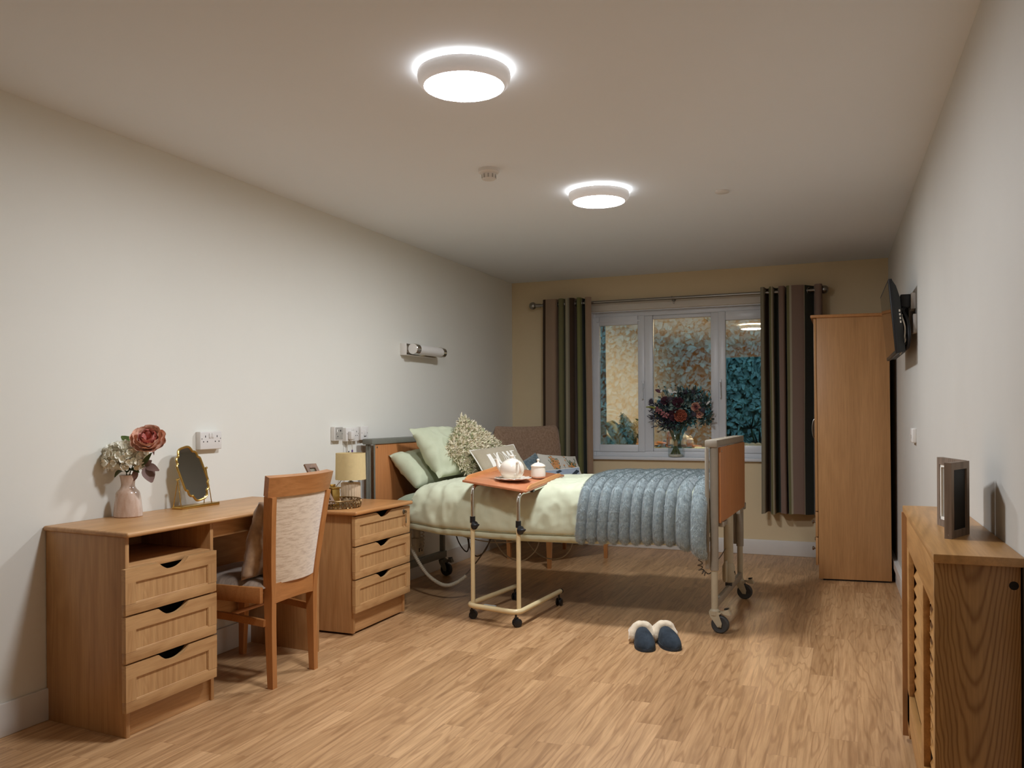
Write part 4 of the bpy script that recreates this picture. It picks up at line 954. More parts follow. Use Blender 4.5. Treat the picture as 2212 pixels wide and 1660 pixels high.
for (x, y), zc in ((p1, .565), (p2, .560)):
    o = MB().cyl((x, y, .088), (x, y, zc), .0125, seg=20).build('post', 'cream', ot)
    z1 = zt(x, y) - .022
    MB().tube(rounded([(x, y, zc - .01), (x, y, z1), (x + .02, y + .12, z1 + .007), (x + .05, y + .48, z1 + .034)], .05, 8), .0105, 14).build('chrome_arm', 'chrome', o)
    m = MB(); m.cyl((x, y, zc - .008), (x, y, zc + .028), .0155, seg=20); m.build('clamp_collar', 'black', o)
    m = MB(); a = Vector((x + .012, y - .006, zc - .022)); m.cyl((x, y, zc - .022), a, .009, seg=12)
    m.tube([a, a + V(.01, -.004, 0), a + V(.018, -.006, 0), a + V(.028, -.008, .004), a + V(.036, -.010, .006)], [.026, .024, .013, .008, .004], 14); m.build('clamp_knob', 'black', o)
c0, c1, c2, c3 = [(.82, 4.42), (1.25, 4.34), (1.254, 5.0), (.830, 5.045)]
def slab(m, q, z0, z1): m.hexa([(a, b, zt(a, b) + z0) for a, b in q] + [(a, b, zt(a, b) + z1) for a, b in q])
m = MB(); slab(m, (c0, c1, c2, c3), -.013, .0)
bmesh.ops.bevel(m.bm, geom=m.bm.edges[:], offset=.003, segments=2, affect='EDGES', profile=.5); m.build('tabletop', 'tabletop', ot)
lerp = lambda a, b, t: (a[0] + (b[0] - a[0]) * t, a[1] + (b[1] - a[1]) * t)
def lipf(a, b, inn):
    m = MB(); n = 20; rows = []
    for i in range(n + 1):
        t = i / n; p = Vector((*lerp(a, b, t), 0)); h = .020 * min(1, .15 + math.sin(PI * min(.5, min(t, 1 - t) * 5)))
        rows.append([m.bm.verts.new((p.x + inn * w, p.y, zt(p.x + inn * w, p.y) + (h if k else 0))) for w, k in ((.0, 0), (.003, 1), (.011, 1), (.016, 0))])
    for i in range(n):
        for k in range(3): m.bm.faces.new((rows[i][k], rows[i][k + 1], rows[i + 1][k + 1], rows[i + 1][k]))
    m.bm.faces.new(rows[0]); m.bm.faces.new(rows[-1][::-1]); m.build('edge_lip', 'lip', ot)
lipf(lerp(c0, c3, .05), lerp(c0, c3, .93), 1); lipf(lerp(c1, c2, .05), lerp(c1, c2, .93), -1)
m = MB(); m.box((.90, 4.50, .762), (.96, 4.53, .776), .002); m.box((1.20, 4.45, .738), (1.25, 4.48, .752), .002); m.box((1.20, 4.85, .765), (1.245, 4.88, .780), .002); m.build('under_bracket', 'black', ot)
for (x, y), a in (((.885, 4.405), .3), ((1.195, 4.315), .9), ((.943, 4.93), 1.4), ((1.253, 4.885), 1.5)):
    c = bpy.data.objects.new('caster', None); COL.objects.link(c); c.parent = ot; c.location = Vector((x, y, 0)) - ot.location; c.rotation_euler = (0, 0, a)
    m = MB()
    for s in (-1, 1): m.lathe([(.001, 0), (.018, .001), (.024, .004), (.024, .012), (.018, .014), (.001, .014)], (.008, s * .004 if s > 0 else -.018, .024), 28, ax=(0, 1, 0))
    m.build('twin_wheel', 'black', c, world=False)
    m = MB(); m.box((-.012, -.004, .03), (.016, .004, .054), .003); m.cyl((0, 0, .05), (0, 0, .078), .006, seg=12); m.build('caster_stem', 'black', c, world=False)
# crockery ----------------------------------------------------------
zp = lambda x, y: zt(x, y)
q = V(1.075, 4.58, zp(1.075, 4.58) + .004); m = MB()
def platef(u, v):
    r = .015 + .093 * v; a = 2 * PI * u; k = max(0, (v - .55) / .45); sc = 1 + .035 * k * math.cos(14 * a); return q + V(r * sc * math.cos(a), r * sc * math.sin(a), .002 + .012 * k ** 1.4 + .0015 * k * math.cos(14 * a))
m.grid(platef, 112, 14, cu=True); m.poly([platef(i / 56, 0) for i in range(56)]); m.solid(.004); o = m.build('scalloped_plate', 'plate'); origin(o, q); tag(o, 'scalloped white plate under the teapot on the overbed table', 'plate')
tp = thing('teapot', 'cream round teapot standing on the scalloped plate', 'teapot', q + V(0, 0, .006)); q2 = q + V(-.005, 0, .006)
MB().lathe([(.001, 0), (.040, 0), (.044, .004), (.058, .016), (.069, .036), (.0725, .058), (.069, .082), (.058, .100), (.044, .110), (.036, .114)], q2, 48).build('teapot_body', 'ceramic', tp)
o = MB().lathe([(.038, .112), (.036, .116), (.025, .121), (.010, .124), (.008, .128), (.013, .134), (.015, .139), (.010, .143), (.001, .144)], q2, 40).build('lid', 'ceramic', tp)
dsp = V(-.80, -.15, 0).normalized(); dh = V(.72, -.62, 0).normalized()
m = MB(); m.tube(spline([q2 + dsp * .055 + V(0, 0, .05), q2 + dsp * .078 + V(0, 0, .075), q2 + dsp * .086 + V(0, 0, .10), q2 + dsp * .094 + V(0, 0, .118)], 6), [.020 - .0115 * min(1, i / 14) for i in range(19)], 14); m.build('spout', 'ceramic', tp, smooth=60)
m = MB(); m.tube(spline([q2 + dh * .060 + V(0, 0, .100), q2 + dh * .088 + V(0, 0, .103), q2 + dh * .104 + V(0, 0, .080), q2 + dh * .098 + V(0, 0, .048), q2 + dh * .066 + V(0, 0, .026)], 8), .0065, 12); m.build('handle', 'ceramic', tp, smooth=60)
q3 = V(1.168, 4.76, zp(1.168, 4.76) + .002)
sb = thing('sugar_bowl', 'cream lidded sugar bowl right of the teapot', 'sugar bowl', q3)
MB().lathe([(.001, 0), (.034, 0), (.038, .003), (.045, .012), (.0455, .03), (.043, .055), (.042, .068), (.044, .071)], q3, 40).build('bowl', 'ceramic', sb)
MB().lathe([(.0455, .071), (.0455, .075), (.038, .083), (.022, .092), (.008, .095), (.006, .100), (.008, .106), (.009, .113), (.006, .117), (.001, .118)], q3, 40).build('lid', 'ceramic', sb)

# ------------------------------------------------------------------ armchair in the corner
aa = math.radians(-32); ac = thing('armchair', 'beige brown low armchair in the far left corner behind the bed', 'armchair', (.66, 6.47, 0), aa)
m = MB(); m.box((-.27, -.34, .215), (.27, .34, .40), .03, 4); m.build('seat', 'armlight', ac, world=False)
m = MB(); m.box((-.26, -.33, .39), (.28, .33, .47), .035, 4); m.build('seat_pad', 'armch', ac, world=False)
def abk(u, v, s):
    a, b = 2 * u - 1, v; e = max(0, 1 - abs(a) ** 5) ** .5 * (max(0, 1 - max(0, (b - .7) / .3) ** 4)) ** .5
    hw = .345 + .005 * b; sag = .012 * (1 - a * a) * b; corner = 1
    return V(-.27 - .10 * b + s * (.055 * e) + .03 * a * a, a * hw * (1 - .012 * max(0, (b - .9) / .1) ** 2), .25 + .835 * b - sag - .05 * max(0, (abs(a) - .9) / .1) ** 2 * (b > .8))
m = MB(); m.grid(lambda u, v: abk(u, v, 1), 30, 30); m.grid(lambda u, v: abk(u, v, -1), 30, 30); m.build('backrest', 'armch', ac, world=False, merge=.002, smooth=70)
for p in ((.786, 6.034), (1.063, 6.636), (.328, 6.344), (.605, 6.946)):
    m = MB(); qbar(m, [(p[0], p[1], 0), (p[0], p[1], .235)], [.026, .040], [.026, .040]); m.build('leg', 'beech', ac)
o, f, N = pillow('tufted_cushion', (.52, 6.10, .80), (.575, 6.31, .872), (.66, 6.26, .55), (.60, 6.06, .55), .06, 'bluefl', .03, .010, 4, label='slate blue textured cushion at the left of the armchair', ws=20)
o, f, N = pillow('embroidered_cushion', (.640, 6.16, .872), (.862, 6.46, .838), (.985, 6.40, .60), (.745, 6.09, .60), .045, 'ivoryc', .07, .003, 6, label='ivory cushion embroidered with orange wildflowers on the armchair', nu=40)
m = MB(); m2 = MB(); rg = random.Random(12)
for cx_, n, hh in ((.30, 5, .95), (.36, 4, .9), (.83, 7, .97), (.78, 4, .9)):
    for k in range(n):
        x0_ = cx_ + rg.uniform(-.02, .02); x1_ = cx_ + (k - n / 2) * .05 + (.0 if cx_ < .5 else -.06); top = hh - rg.uniform(0, .25)
        stamp(m, f, (x0_, .38), (x1_, top), .008, n=5)
        for j in range(6):
            t = .35 + .65 * j / 6; px_, pz_ = x0_ + (x1_ - x0_) * t, .38 + (top - .38) * t; s_ = (-1) ** j
            stamp(m, f, (px_, pz_), (px_ + s_ * .022, pz_ + .05), .012, n=1)
            if cx_ < .5 and t > .3 and rg.random() < .6 or rg.random() < .25: stamp(m2, f, (px_ - .014, pz_), (px_ + .014, pz_ + .03), .04, n=1, off=.0022)
for cx_, cz_ in ((.52, .62), (.60, .80), (.64, .60), (.50, .42)): stamp(m2, f, (cx_ - .016, cz_), (cx_ + .016, cz_), .045, n=1, off=.0022); stamp(m, f, (cx_, cz_ - .02), (cx_ + .01, cz_ - .12), .006, n=2)
m.build('stem_embroidery', 'dgreen', o, smooth=80, norm=False); m2.build('flower_embroidery', 'lip', o, smooth=80, norm=False)
o, f, N = pillow('lumbar_cushion', (.715, 5.99, .745), (.975, 6.20, .768), (1.03, 6.16, .56), (.77, 5.95, .56), .04, 'blueplain', .03, .003, 8, label='pale blue lumbar cushion in front of the embroidered cushion')
m = MB(); m.tube([f(a, 1, 1) for a in [i / 20 for i in range(21)]] + [f(1, 1 - i / 12, 1) for i in range(1, 12)], .003, 6); m.build('piping', 'whitec', o)
m = MB(); stamp(m, f, (.80, .72), (.95, .88), .10); stamp(m, f, (.40, .85), (.52, .93), .08); m.build('printed_motif', 'suede', o, smooth=80, norm=False)

# ------------------------------------------------------------------ curtain rod and curtains
ry, rz_ = 7.150, 2.165
rod = thing('curtain_rod', 'brushed steel curtain rod with ball ends above the window', 'curtain rod', (1.5, 7.15, 2.165))
MB().cyl((.30, ry, rz_), (2.69, ry, rz_), .0125, seg=20).build('rod', 'steel', rod)
for x, s in ((.245, 1), (2.735, -1)):
    m = MB(); m.sphere((x, ry, rz_), .034); m.lathe([(.014, 0), (.018, .004), (.018, .02), (.016, .05)], (x + s * .026, ry, rz_), 24, ax=(s, 0, 0)); m.build('finial', 'steel', rod)
for x in (.345, 1.515, 2.66):
    m = MB(); m.tube([(x, ry, rz_ - .004), (x, D - .02, rz_ - .004)], .006, 10); m.lathe([(.018, 0), (.018, .006)], (x, D - .024, rz_ - .004), 20, ax=(0, 1, 0)); m.tube([V(x, ry, rz_) + V(0, .016 * math.cos(a), .016 * math.sin(a)) for a in [2 * PI * k / 20 for k in range(20)]], .0035, 8, closed=True); m.build('bracket', 'steel', rod)
MB().tube([V(1.530, ry - .0, rz_ - .034) + V(.006 * math.cos(a), 0, .015 * math.sin(a)) for a in [2 * PI * k / 24 for k in range(24)]], .0022, 8, closed=True).build('hook_eye', 'steel', rod)
def curtain(name, label, keys, zb, zt_, mat, seed):
    """keys: (x, y) fold control points seen from above"""
    P_ = spline([(a, b, 0) for a, b in keys], 14); L = [0]
    for a, b in zip(P_, P_[1:]): L.append(L[-1] + (b - a).length)
    n = len(P_)
    def f(u, v):
        i = min(n - 1, int(round(u * (n - 1)))); p = P_[i]; z = zb + (zt_ - zb) * v; k = 1 - v
        dx = .010 * nz((p.x * 3, z * .8, 1), 1.6, seed) * k + .012 * k * math.sin(p.x * 9 + seed); dy = .010 * nz((p.x * 4, z * .7, 5), 1.5, seed) * k
        return V(p.x + dx, p.y + dy, z + .006 * math.sin(u * 23 + seed) * k)
    m = MB(); m.grid(f, n, 40, uvf=lambda u, v: (u, v))
    bmesh.ops.solidify(m.bm, geom=m.bm.faces[:], thickness=.003)
    o = m.build(name, mat, None, smooth=60, norm=False); origin(o, (keys[0][0], ry, zb)); tag(o, label, 'curtain', None)
    # eyelets where the cloth crosses the rod
    for a, b in zip(P_, P_[1:]):
        if (a.y - ry) * (b.y - ry) <= 0 and abs(a.y - b.y) > 1e-6:
            t = (ry - a.y) / (b.y - a.y); c = a.lerp(b, t); d = (b - a).normalized(); nn = Vector((-d.y, d.x, 0)); nn = nn if nn.x > 0 else -nn; ax = V(1, 0, 0)
            q = V(0, 0, 1); w = d
            MB().tube([V(c.x, c.y, rz_) + q * .021 * math.cos(x) + w * .021 * math.sin(x) for x in [2 * PI * k / 24 for k in range(24)]], .005, 8, closed=True).build('eyelet', 'steel', o)
    return o
curtain('curtain', 'striped curtain hanging at the left end of the rod behind the armchair', [(.352, 7.165), (.36, 7.11), (.42, 7.095), (.475, 7.10), (.488, 7.15), (.492, 7.192), (.498, 7.192), (.505, 7.11), (.53, 7.088), (.552, 7.11), (.558, 7.192), (.565, 7.192), (.572, 7.10), (.61, 7.085), (.648, 7.105), (.655, 7.192), (.665, 7.192), (.675, 7.11), (.697, 7.088), (.715, 7.11), (.722, 7.192), (.74, 7.192), (.752, 7.11), (.78, 7.088), (.812, 7.105)], .36, 2.210, 'stripes_a', 1)
curtain('curtain', 'striped curtain hanging at the right end of the rod beside the wardrobe', [(2.246, 7.10), (2.262, 7.088), (2.276, 7.10), (2.285, 7.19), (2.305, 7.19), (2.315, 7.10), (2.33, 7.086), (2.345, 7.10), (2.352, 7.19), (2.378, 7.192), (2.388, 7.10), (2.41, 7.086), (2.432, 7.10), (2.438, 7.19), (2.442, 7.19), (2.448, 7.105), (2.47, 7.088), (2.50, 7.085), (2.55, 7.088), (2.585, 7.10), (2.61, 7.14), (2.645, 7.192), (2.655, 7.192), (2.665, 7.11), (2.69, 7.087), (2.715, 7.10), (2.72, 7.17)], .36, 2.205, 'stripes_b', 5)

# ------------------------------------------------------------------ jar and bouquet on the sill
jx, jy, jz = 1.517, 7.262, .800
jr = thing('glass_jar', 'clear glass jar holding the dark bouquet on the window sill', 'jar', (jx, jy, jz))
MB().lathe([(.001, .004), (.058, .004), (.062, .010), (.064, .02), (.064, .150), (.058, .178), (.053, .190), (.053, .212), (.056, .214), (.056, .208), (.0555, .190), (.0605, .178), (.0665, .152), (.0665, .012), (.062, .002), (.001, .0)], (jx, jy, jz), 48).build('jar_glass', 'glass', jr)
o = MB().lathe([(.001, .0045), (.057, .0045), (.061, .012), (.061, .022), (.03, .030), (.001, .026)], (jx, jy, jz), 32).build('white_sand', 'pebble'); origin(o, (jx, jy, jz + .005)); tag(o, 'thin bed of white sand in the bottom of the glass jar', 'sand', kind='stuff')
bq = thing('bouquet', 'large dark mixed bouquet tied with twine on the window sill', 'bouquet', (jx, jy, jz + .03))
tie = V(jx, jy, jz + .125)
rg = random.Random(21)
m = MB()
for k in range(22):
    a = k * 2.399; r = .020 * math.sqrt(k / 22) * 1.3; bt = V(jx + .042 * math.cos(a), jy + .042 * math.sin(a), jz + .026); md = V(tie.x + r * .55 * math.cos(a + 2.6), tie.y + r * .55 * math.sin(a + 2.6), tie.z); tp_ = V(jx + .13 * math.cos(a + 3), jy + .07 * math.sin(a + 3), jz + .33 + rg.uniform(0, .08)); m.tube(spline([bt, md, V((md.x + tp_.x) / 2 * .7 + md.x * .3, (md.y + tp_.y) / 2, jz + .23), tp_], 5), .0028, 6)
m.build('stems', 'stem', bq)
MB().lathe([(.017, -.028), (.0185, -.02), (.0185, .02), (.017, .028)], tie, 20).build('twine_binding', 'twine', bq)
BC = V(1.54, 7.20, 1.20)
def bpos(px, pz, dy=0): return V(px, 7.20 + dy, pz)
# dark foliage mass
def foliage(name, mat, pts, n, L, w, seed, spread):
    rg = random.Random(seed); m = MB()
    for c in pts:
        for k in range(n):
            d = rnd_dir(rg); o_ = Vector(c) + d * spread * rg.random(); leaf(m, o_, o_ + (d + V(0, -.2, .2) + rnd_dir(rg) * .5).normalized() * L * rg.uniform(.6, 1.2), w * rg.uniform(.7, 1.2), rnd_dir(rg), .15, 4)
    return m.build(name, mat, bq, smooth=80, norm=False)
foliage('eucalyptus_leaves', 'euc', [bpos(1.66, 1.27), bpos(1.72, 1.30), bpos(1.62, 1.24, -.04), bpos(1.48, 1.25, -.04), bpos(1.45, 1.30), bpos(1.56, 1.24, -.05)], 16, .038, .028, 1, .055)
foliage('dark_leaves', 'eucd', [bpos(1.58, 1.18), bpos(1.68, 1.15), bpos(1.78, 1.14), bpos(1.50, 1.15), bpos(1.72, 1.23), bpos(1.42, 1.22), bpos(1.62, 1.30), bpos(1.55, 1.10), bpos(1.50, 1.22, .03), bpos(1.62, 1.21, .03), bpos(1.48, 1.10), bpos(1.78, 1.24), bpos(1.68, 1.34), bpos(1.58, 1.33), bpos(1.54, 1.20, .03), bpos(1.45, 1.16), bpos(1.60, 1.14, .02), bpos(1.66, 1.22, .03)], 30, .048, .026, 2, .062)
foliage('purple_leaves', 'lav', [bpos(1.36, 1.24), bpos(1.40, 1.17), bpos(1.36, 1.14), bpos(1.42, 1.10), bpos(1.46, 1.16), bpos(1.44, 1.26), bpos(1.74, 1.30), bpos(1.50, 1.08), bpos(1.46, 1.12), bpos(1.52, 1.14)], 60, .038, .011, 3, .055)
m = MB(); rg = random.Random(5)
for a, b in (((1.46, 1.12), (1.29, 1.15)), ((1.47, 1.10), (1.33, 1.06)), ((1.47, 1.12), (1.30, 1.20)), ((1.46, 1.14), (1.31, 1.25)), ((1.50, 1.08), (1.38, 1.02))):
    for i in range(26):
        t = i / 25; p = bpos(a[0] + (b[0] - a[0]) * t, a[1] + (b[1] - a[1]) * t)
        for k in range(3): d = rnd_dir(rg); leaf(m, p, p + (d + V(-.6, 0, .1)).normalized() * .016, .006, rnd_dir(rg), .1, 3)
m.build('lavender_spikes', 'lav', bq, smooth=80, norm=False)
def thistle(c, r, seed):
    rg = random.Random(seed); m = MB(); m.sphere(c, r * .5, u=12, v=8)
    for i in range(130): d = rnd_dir(rg); sd = d.orthogonal().normalized() * .0012; p = Vector(c); m.poly([p + d * r * .4 - sd, p + d * r * .4 + sd, p + d * r])
    m.build('thistle_head', 'thistle', bq, smooth=None, norm=False)
for i, (x, z, dy, r) in enumerate(((1.322, 1.285, -.02, .036), (1.50, 1.30, -.07, .042), (1.615, 1.365, -.02, .034), (1.675, 1.365, .02, .034), (1.770, 1.205, -.06, .040), (1.70, 1.17, -.06, .038), (1.63, 1.14, -.05, .030))): thistle(bpos(x, z, dy), r, 30 + i)
rose(bpos(1.588, 1.160, -.085), (.15, -1, .05), .046, ['orange', 'orange'], 3, bq, 'peach_rose', 6)
rose(bpos(1.530, 1.165, -.075), (-.2, -1, .0), .044, ['burg', 'burg'], 4, bq, 'burgundy_rose', 5)
rose(bpos(1.563, 1.275, -.065), (.1, -1, .25), .040, ['burg', 'burg'], 5, bq, 'burgundy_rose', 5)
rose(bpos(1.445, 1.290, -.04), (-.3, -1, .4), .034, ['burg', 'burg'], 6, bq, 'burgundy_rose', 4)
rose(bpos(1.712, 1.232, -.05), (.3, -1, .2), .036, ['pinkb', 'peonyo'], 7, bq, 'pink_rose', 5)
rose(bpos(1.740, 1.175, -.06), (.3, -1, -.1), .032, ['pinkb', 'peonyo'], 8, bq, 'pink_rose', 4)
m = MB(); rg = random.Random(6)
for i in range(60):
    t = i / 59; c = bpos(1.375 + .105 * t, 1.225 - .075 * t, -.09); d = rnd_dir(rg); petal(m, c + d * .010, d, (0, -1, 0), .014 + .006 * t, .012, .3)
m.build('bellflower_spike', 'pinkb', bq, smooth=80, norm=False)
MB().tube(spline([bpos(1.375, 1.225, -.09), bpos(1.34, 1.235, -.09), bpos(1.295, 1.235, -.09)], 8), [.009 - .004 * i / 16 for i in range(17)], 8).build('spike_tip', 'lime', bq)
m = MB(); leaf(m, bpos(1.405, 1.36), bpos(1.355, 1.385), .035, (0, -1, .4), .2); m.build('calla_petal', 'burg', bq, smooth=80, norm=False)
m = MB(); leaf(m, bpos(1.50, 1.355), bpos(1.465, 1.39), .03, (0, -1, .2)); leaf(m, bpos(1.50, 1.355), bpos(1.545, 1.36), .03, (0, -1, .5)); leaf(m, bpos(1.40, 1.36), bpos(1.415, 1.385), .018, (0, -1, 0)); leaf(m, bpos(1.79, 1.25), bpos(1.825, 1.285), .02, (0, -1, .2)); m.build('pale_petal', 'plastic', bq, smooth=80, norm=False)
m = MB()
for a, b in (((1.48, 1.20), (1.385, 1.415)), ((1.50, 1.22), (1.435, 1.41)), ((1.60, 1.25), (1.53, 1.42)), ((1.62, 1.25), (1.65, 1.415)), ((1.70, 1.22), (1.78, 1.345)), ((1.64, 1.15), (1.77, 1.08)), ((1.66, 1.15), (1.70, 1.06))):
    m.tube(spline([bpos(*a), bpos((a[0] + b[0]) / 2 + .01, (a[1] + b[1]) / 2), bpos(*b)], 4), .0016, 5); m.sphere(bpos(*b), .008, (1, 1, .6), 10, 6)
m.build('seed_head_sprigs', 'eucd', bq)

# ------------------------------------------------------------------ wardrobe
wsh = lambda v: V(v.x + .163 * 0 - .012 * v.z * .0 + (-.030 + .021) * 0, v.y + .12 * (v.x - 2.7), v.z)
def wsh(v): return V(v.x - .0045 * v.z, v.y + .12 * (v.x - 2.7), v.z)
wd = thing('wardrobe', 'tall light oak wardrobe by the right wall, seen side on', 'wardrobe', (2.95, 6.7, 0))
def wp(name, mat, *bx, par=wd, bev=.002):
    m = MB()
    for a, b in bx: m.box(a, b, bev)
    return m.build(name, mat, par, xf=wsh)
WY0, WY1 = 6.272, 7.06
wp('side_panel', 'robe', ((2.712, WY0, .012), (3.182, WY0 + .018, 1.846))); wp('side_panel', 'robe', ((2.712, WY1 - .018, .012), (3.182, WY1, 1.846)))
wp('wardrobe_top', 'oaktop', ((2.672, WY0 - .012, 1.846), (3.19, WY1 + .01, 1.868)), bev=.006)
wp('back_panel', 'robe', ((3.17, WY0 + .018, .03), (3.178, WY1 - .018, 1.84)))
wp('plinth', 'robe', ((2.73, WY0 + .018, .012), (2.745, WY1 - .018, .10))); wp('foot', 'black', ((2.74, WY0 + .02, 0), (3.17, WY1 - .02, .012)), bev=0)
for a, b in ((WY0 + .002, 6.664), (6.668, WY1 - .002)):
    d = wp('door', 'robe', ((2.692, a, .485), (2.710, b, 1.842)), bev=.003)
    hy = 6.63 if a < 6.5 else 6.70
    m = MB(); m.tube(spline([(2.694, hy, 1.14), (2.672, hy, 1.12), (2.664, hy, 1.06), (2.672, hy, 1.00), (2.694, hy, .98)], 6), .005, 10); m.build('door_handle', 'steel', d, xf=wsh)
for z0, z1 in ((.305, .480), (.105, .300)):
    d = wp('drawer', 'robe', ((2.692, WY0 + .002, z0), (2.710, WY1 - .002, z1)), bev=.003)
    for ky in (6.42, 6.9):
        m = MB(); m.lathe([(.006, 0), (.006, .012), (.014, .018), (.015, .024), (.010, .028), (.001, .028)], (2.692, ky, (z0 + z1) / 2), 20, ax=(-1, 0, 0)); m.build('drawer_knob', 'steel', d, xf=wsh)

# ------------------------------------------------------------------ television on the right wall
a0, a1, b0, b1 = V(3.108, 4.82, 1.882), V(3.143, 4.82, 1.490), V(3.094, 5.57, 1.883), V(3.130, 5.57, 1.493)
tv = thing('television', 'flat screen television on a bracket on the right wall', 'television', (3.19, 5.2, 1.69))
up = (a0 - a1).normalized(); al = (b0 - a0).normalized(); nrm = al.cross(up).normalized(); nrm = nrm if nrm.x < 0 else -nrm
def tvp(u, v, w): return a1 + al * (u * (b0 - a0).length) + up * (v * (a0 - a1).length) + nrm * w
m = MB(); m.hexa([tvp(0, 0, 0), tvp(1, 0, 0), tvp(1, 0, -.02), tvp(0, 0, -.02), tvp(0, 1, 0), tvp(1, 1, 0), tvp(1, 1, -.02), tvp(0, 1, -.02)])
bmesh.ops.bevel(m.bm, geom=m.bm.edges[:], offset=.004, segments=2, affect='EDGES', profile=.5); m.build('bezel', 'black', tv)
m = MB(); m.hexa([tvp(.018, .04, .0), tvp(.982, .04, .0), tvp(.982, .04, .001), tvp(.018, .04, .001), tvp(.018, .965, 0), tvp(.982, .965, 0), tvp(.982, .965, .001), tvp(.018, .965, .001)]); m.build('screen', 'screen', tv)
m = MB(); m.prism([tvp(.0, .01, -.018), tvp(.0, .985, -.018), tvp(.02, .90, -.036), tvp(.03, .74, -.050), tvp(.03, .01, -.050)], al * .70); m.build('back_casing', 'tvback', tv)
m = MB()
for v in (.40, .45, .50, .55): m.prism([tvp(.019, v, -.034), tvp(.019, v + .03, -.034), tvp(.019, v + .03, -.044), tvp(.019, v, -.044)], al * -.001 + nrm * 0)
m.build('port_label', 'whitec', tv)
m = MB(); m.box((3.19, 5.13, 1.60), (3.225, 5.25, 1.78), .003); m.hexa([tvp(.40, .3, -.05), tvp(.6, .3, -.05), V(3.2, 5.25, 1.62), V(3.2, 5.15, 1.62), tvp(.40, .8, -.05), tvp(.6, .8, -.05), V(3.2, 5.25, 1.74), V(3.2, 5.15, 1.74)]); m.build('wall_bracket', 'black', tv)
def rwp(y, off, z): return V(wx(y) - off, y, z)
t = thing('double_socket', 'white double wall socket behind the television with a black adapter in it', 'wall socket', rwp(5.02, 0, 1.78))
MB().box((wx(5.0) - .022, 4.95, 1.735), (wx(5.0) + .002, 5.09, 1.82), .003).build('faceplate', 'plastic', t)
t = thing('power_adapter', 'black power adapter plugged in behind the television', 'plug', rwp(4.98, .04, 1.78)); MB().box((wx(5.0) - .072, 4.955, 1.745), (wx(5.0) - .022, 5.01, 1.815), .005).build('adapter_body', 'black', t)
t = thing('aerial_socket', 'white aerial wall socket below the adapter behind the television', 'wall socket', rwp(4.93, 0, 1.66)); MB().box((wx(4.93) - .016, 4.885, 1.60), (wx(4.93) + .002, 4.97, 1.70), .003).build('faceplate', 'plastic', t)
t = thing('cable_bundle', 'bundle of black and grey cables looped behind the television', 'cable', rwp(4.93, .03, 1.6)); rg = random.Random(9); m = MB()
for k in range(7):
    o_ = rg.uniform(-.02, .02); q_ = rg.uniform(-.012, .006); m.tube(spline([(3.20 + q_, 4.97, 1.75), (3.185 + q_, 4.92 + o_, 1.72), (3.205 + q_, 4.87 + o_, 1.66), (3.21 + q_, 4.85 + o_, 1.58 - abs(o_)), (3.20 + q_, 4.90, 1.53 + o_), (3.185, 4.95, 1.57), (3.18, 4.97 + o_, 1.68)], 8), .0035, 7)
m.build('black_cables', 'black', t); m = MB(); m.tube(spline([(3.19, 4.96, 1.70), (3.175, 4.86, 1.69), (3.19, 4.845, 1.62), (3.18, 4.86, 1.52), (3.165, 4.87, 1.485)], 8), .0035, 7); m.build('grey_cable', 'cablew', t)
# right wall switch + surface box on the skirting
t = thing('wall_switch', 'small white wall switch on the right wall beyond the photo frame', 'light switch', rwp(5.0, 0, 1.05)); m = MB(); m.box((wx(5) - .022, 4.935, 1.017), (wx(5) + .003, 5.07, 1.095), .006, 3); m.build('faceplate', 'plastic', t)
m = MB(); m.box((wx(5) - .024, 4.96, 1.04), (wx(5) - .021, 4.975, 1.06)); m.build('rocker_switch', 'plgrey', t)
t = thing('surface_socket_box', 'white surface box on the skirting behind the radiator cover', 'socket box', rwp(5.5, .03, .2)); m = MB(); m.hexa([rwp(y, o_, z) for z in (.105, .205) for y, o_ in ((5.25, .048), (5.25, .0), (5.50, .0), (5.50, .048))]); bmesh.ops.bevel(m.bm, geom=m.bm.edges[:], offset=.006, segments=2, affect='EDGES', profile=.5); m.build('box_body', 'plastic', t)
m = MB(); m.box((wx(5.24) - .04, 5.244, .15), (wx(5.24) - .01, 5.249, .158)); m.build('box_slot', 'hole', t)
o = MB(); o.hexa([rwp(y, o_, z) for z in (.10, .150) for y, o_ in ((5.5, .028), (5.5, .0), (6.9, .0), (6.9, .028))]); o = o.build('cable_trunking', 'plastic'); origin(o, rwp(6.2, 0, .1)); tag(o, 'white cable trunking along the right wall skirting', 'cable trunking')

# ------------------------------------------------------------------ radiator cover
rc = thing('radiator_cover', 'oak radiator cover with slatted front against the right wall', 'radiator cover', (3.2, 2.8, 0))
CY0, CY1 = 2.262, 3.318; cz = .845
def rx(y, dx=0): return 3.124 + dx - .004 * (y - 2.26)     # front plane
m = MB(); m.hexa([(3.102, 2.232, cz - .022), (wx(2.232) - .001, 2.232, cz - .022), (wx(3.33) - .001, 3.345, cz - .022), (3.094, 3.345, cz - .022), (3.102, 2.232, cz), (wx(2.232) - .001, 2.232, cz), (wx(3.33) - .001, 3.345, cz), (3.094, 3.345, cz)])
bmesh.ops.bevel(m.bm, geom=m.bm.edges[:], offset=.003, segments=2, affect='EDGES', profile=.5); m.build('cover_top', 'veneer_top', rc)
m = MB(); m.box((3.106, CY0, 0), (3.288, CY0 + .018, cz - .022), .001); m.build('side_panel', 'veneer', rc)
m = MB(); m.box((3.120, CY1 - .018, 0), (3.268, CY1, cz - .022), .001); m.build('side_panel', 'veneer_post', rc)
MB().lathe([(.001, 0), (.010, 0), (.012, .003)], (3.274, CY0 - .0005, .775), 20, ax=(0, 1, 0)).build('cable_hole', 'hole', rc)
m = MB(); fx0, fx1 = 3.106, 3.124
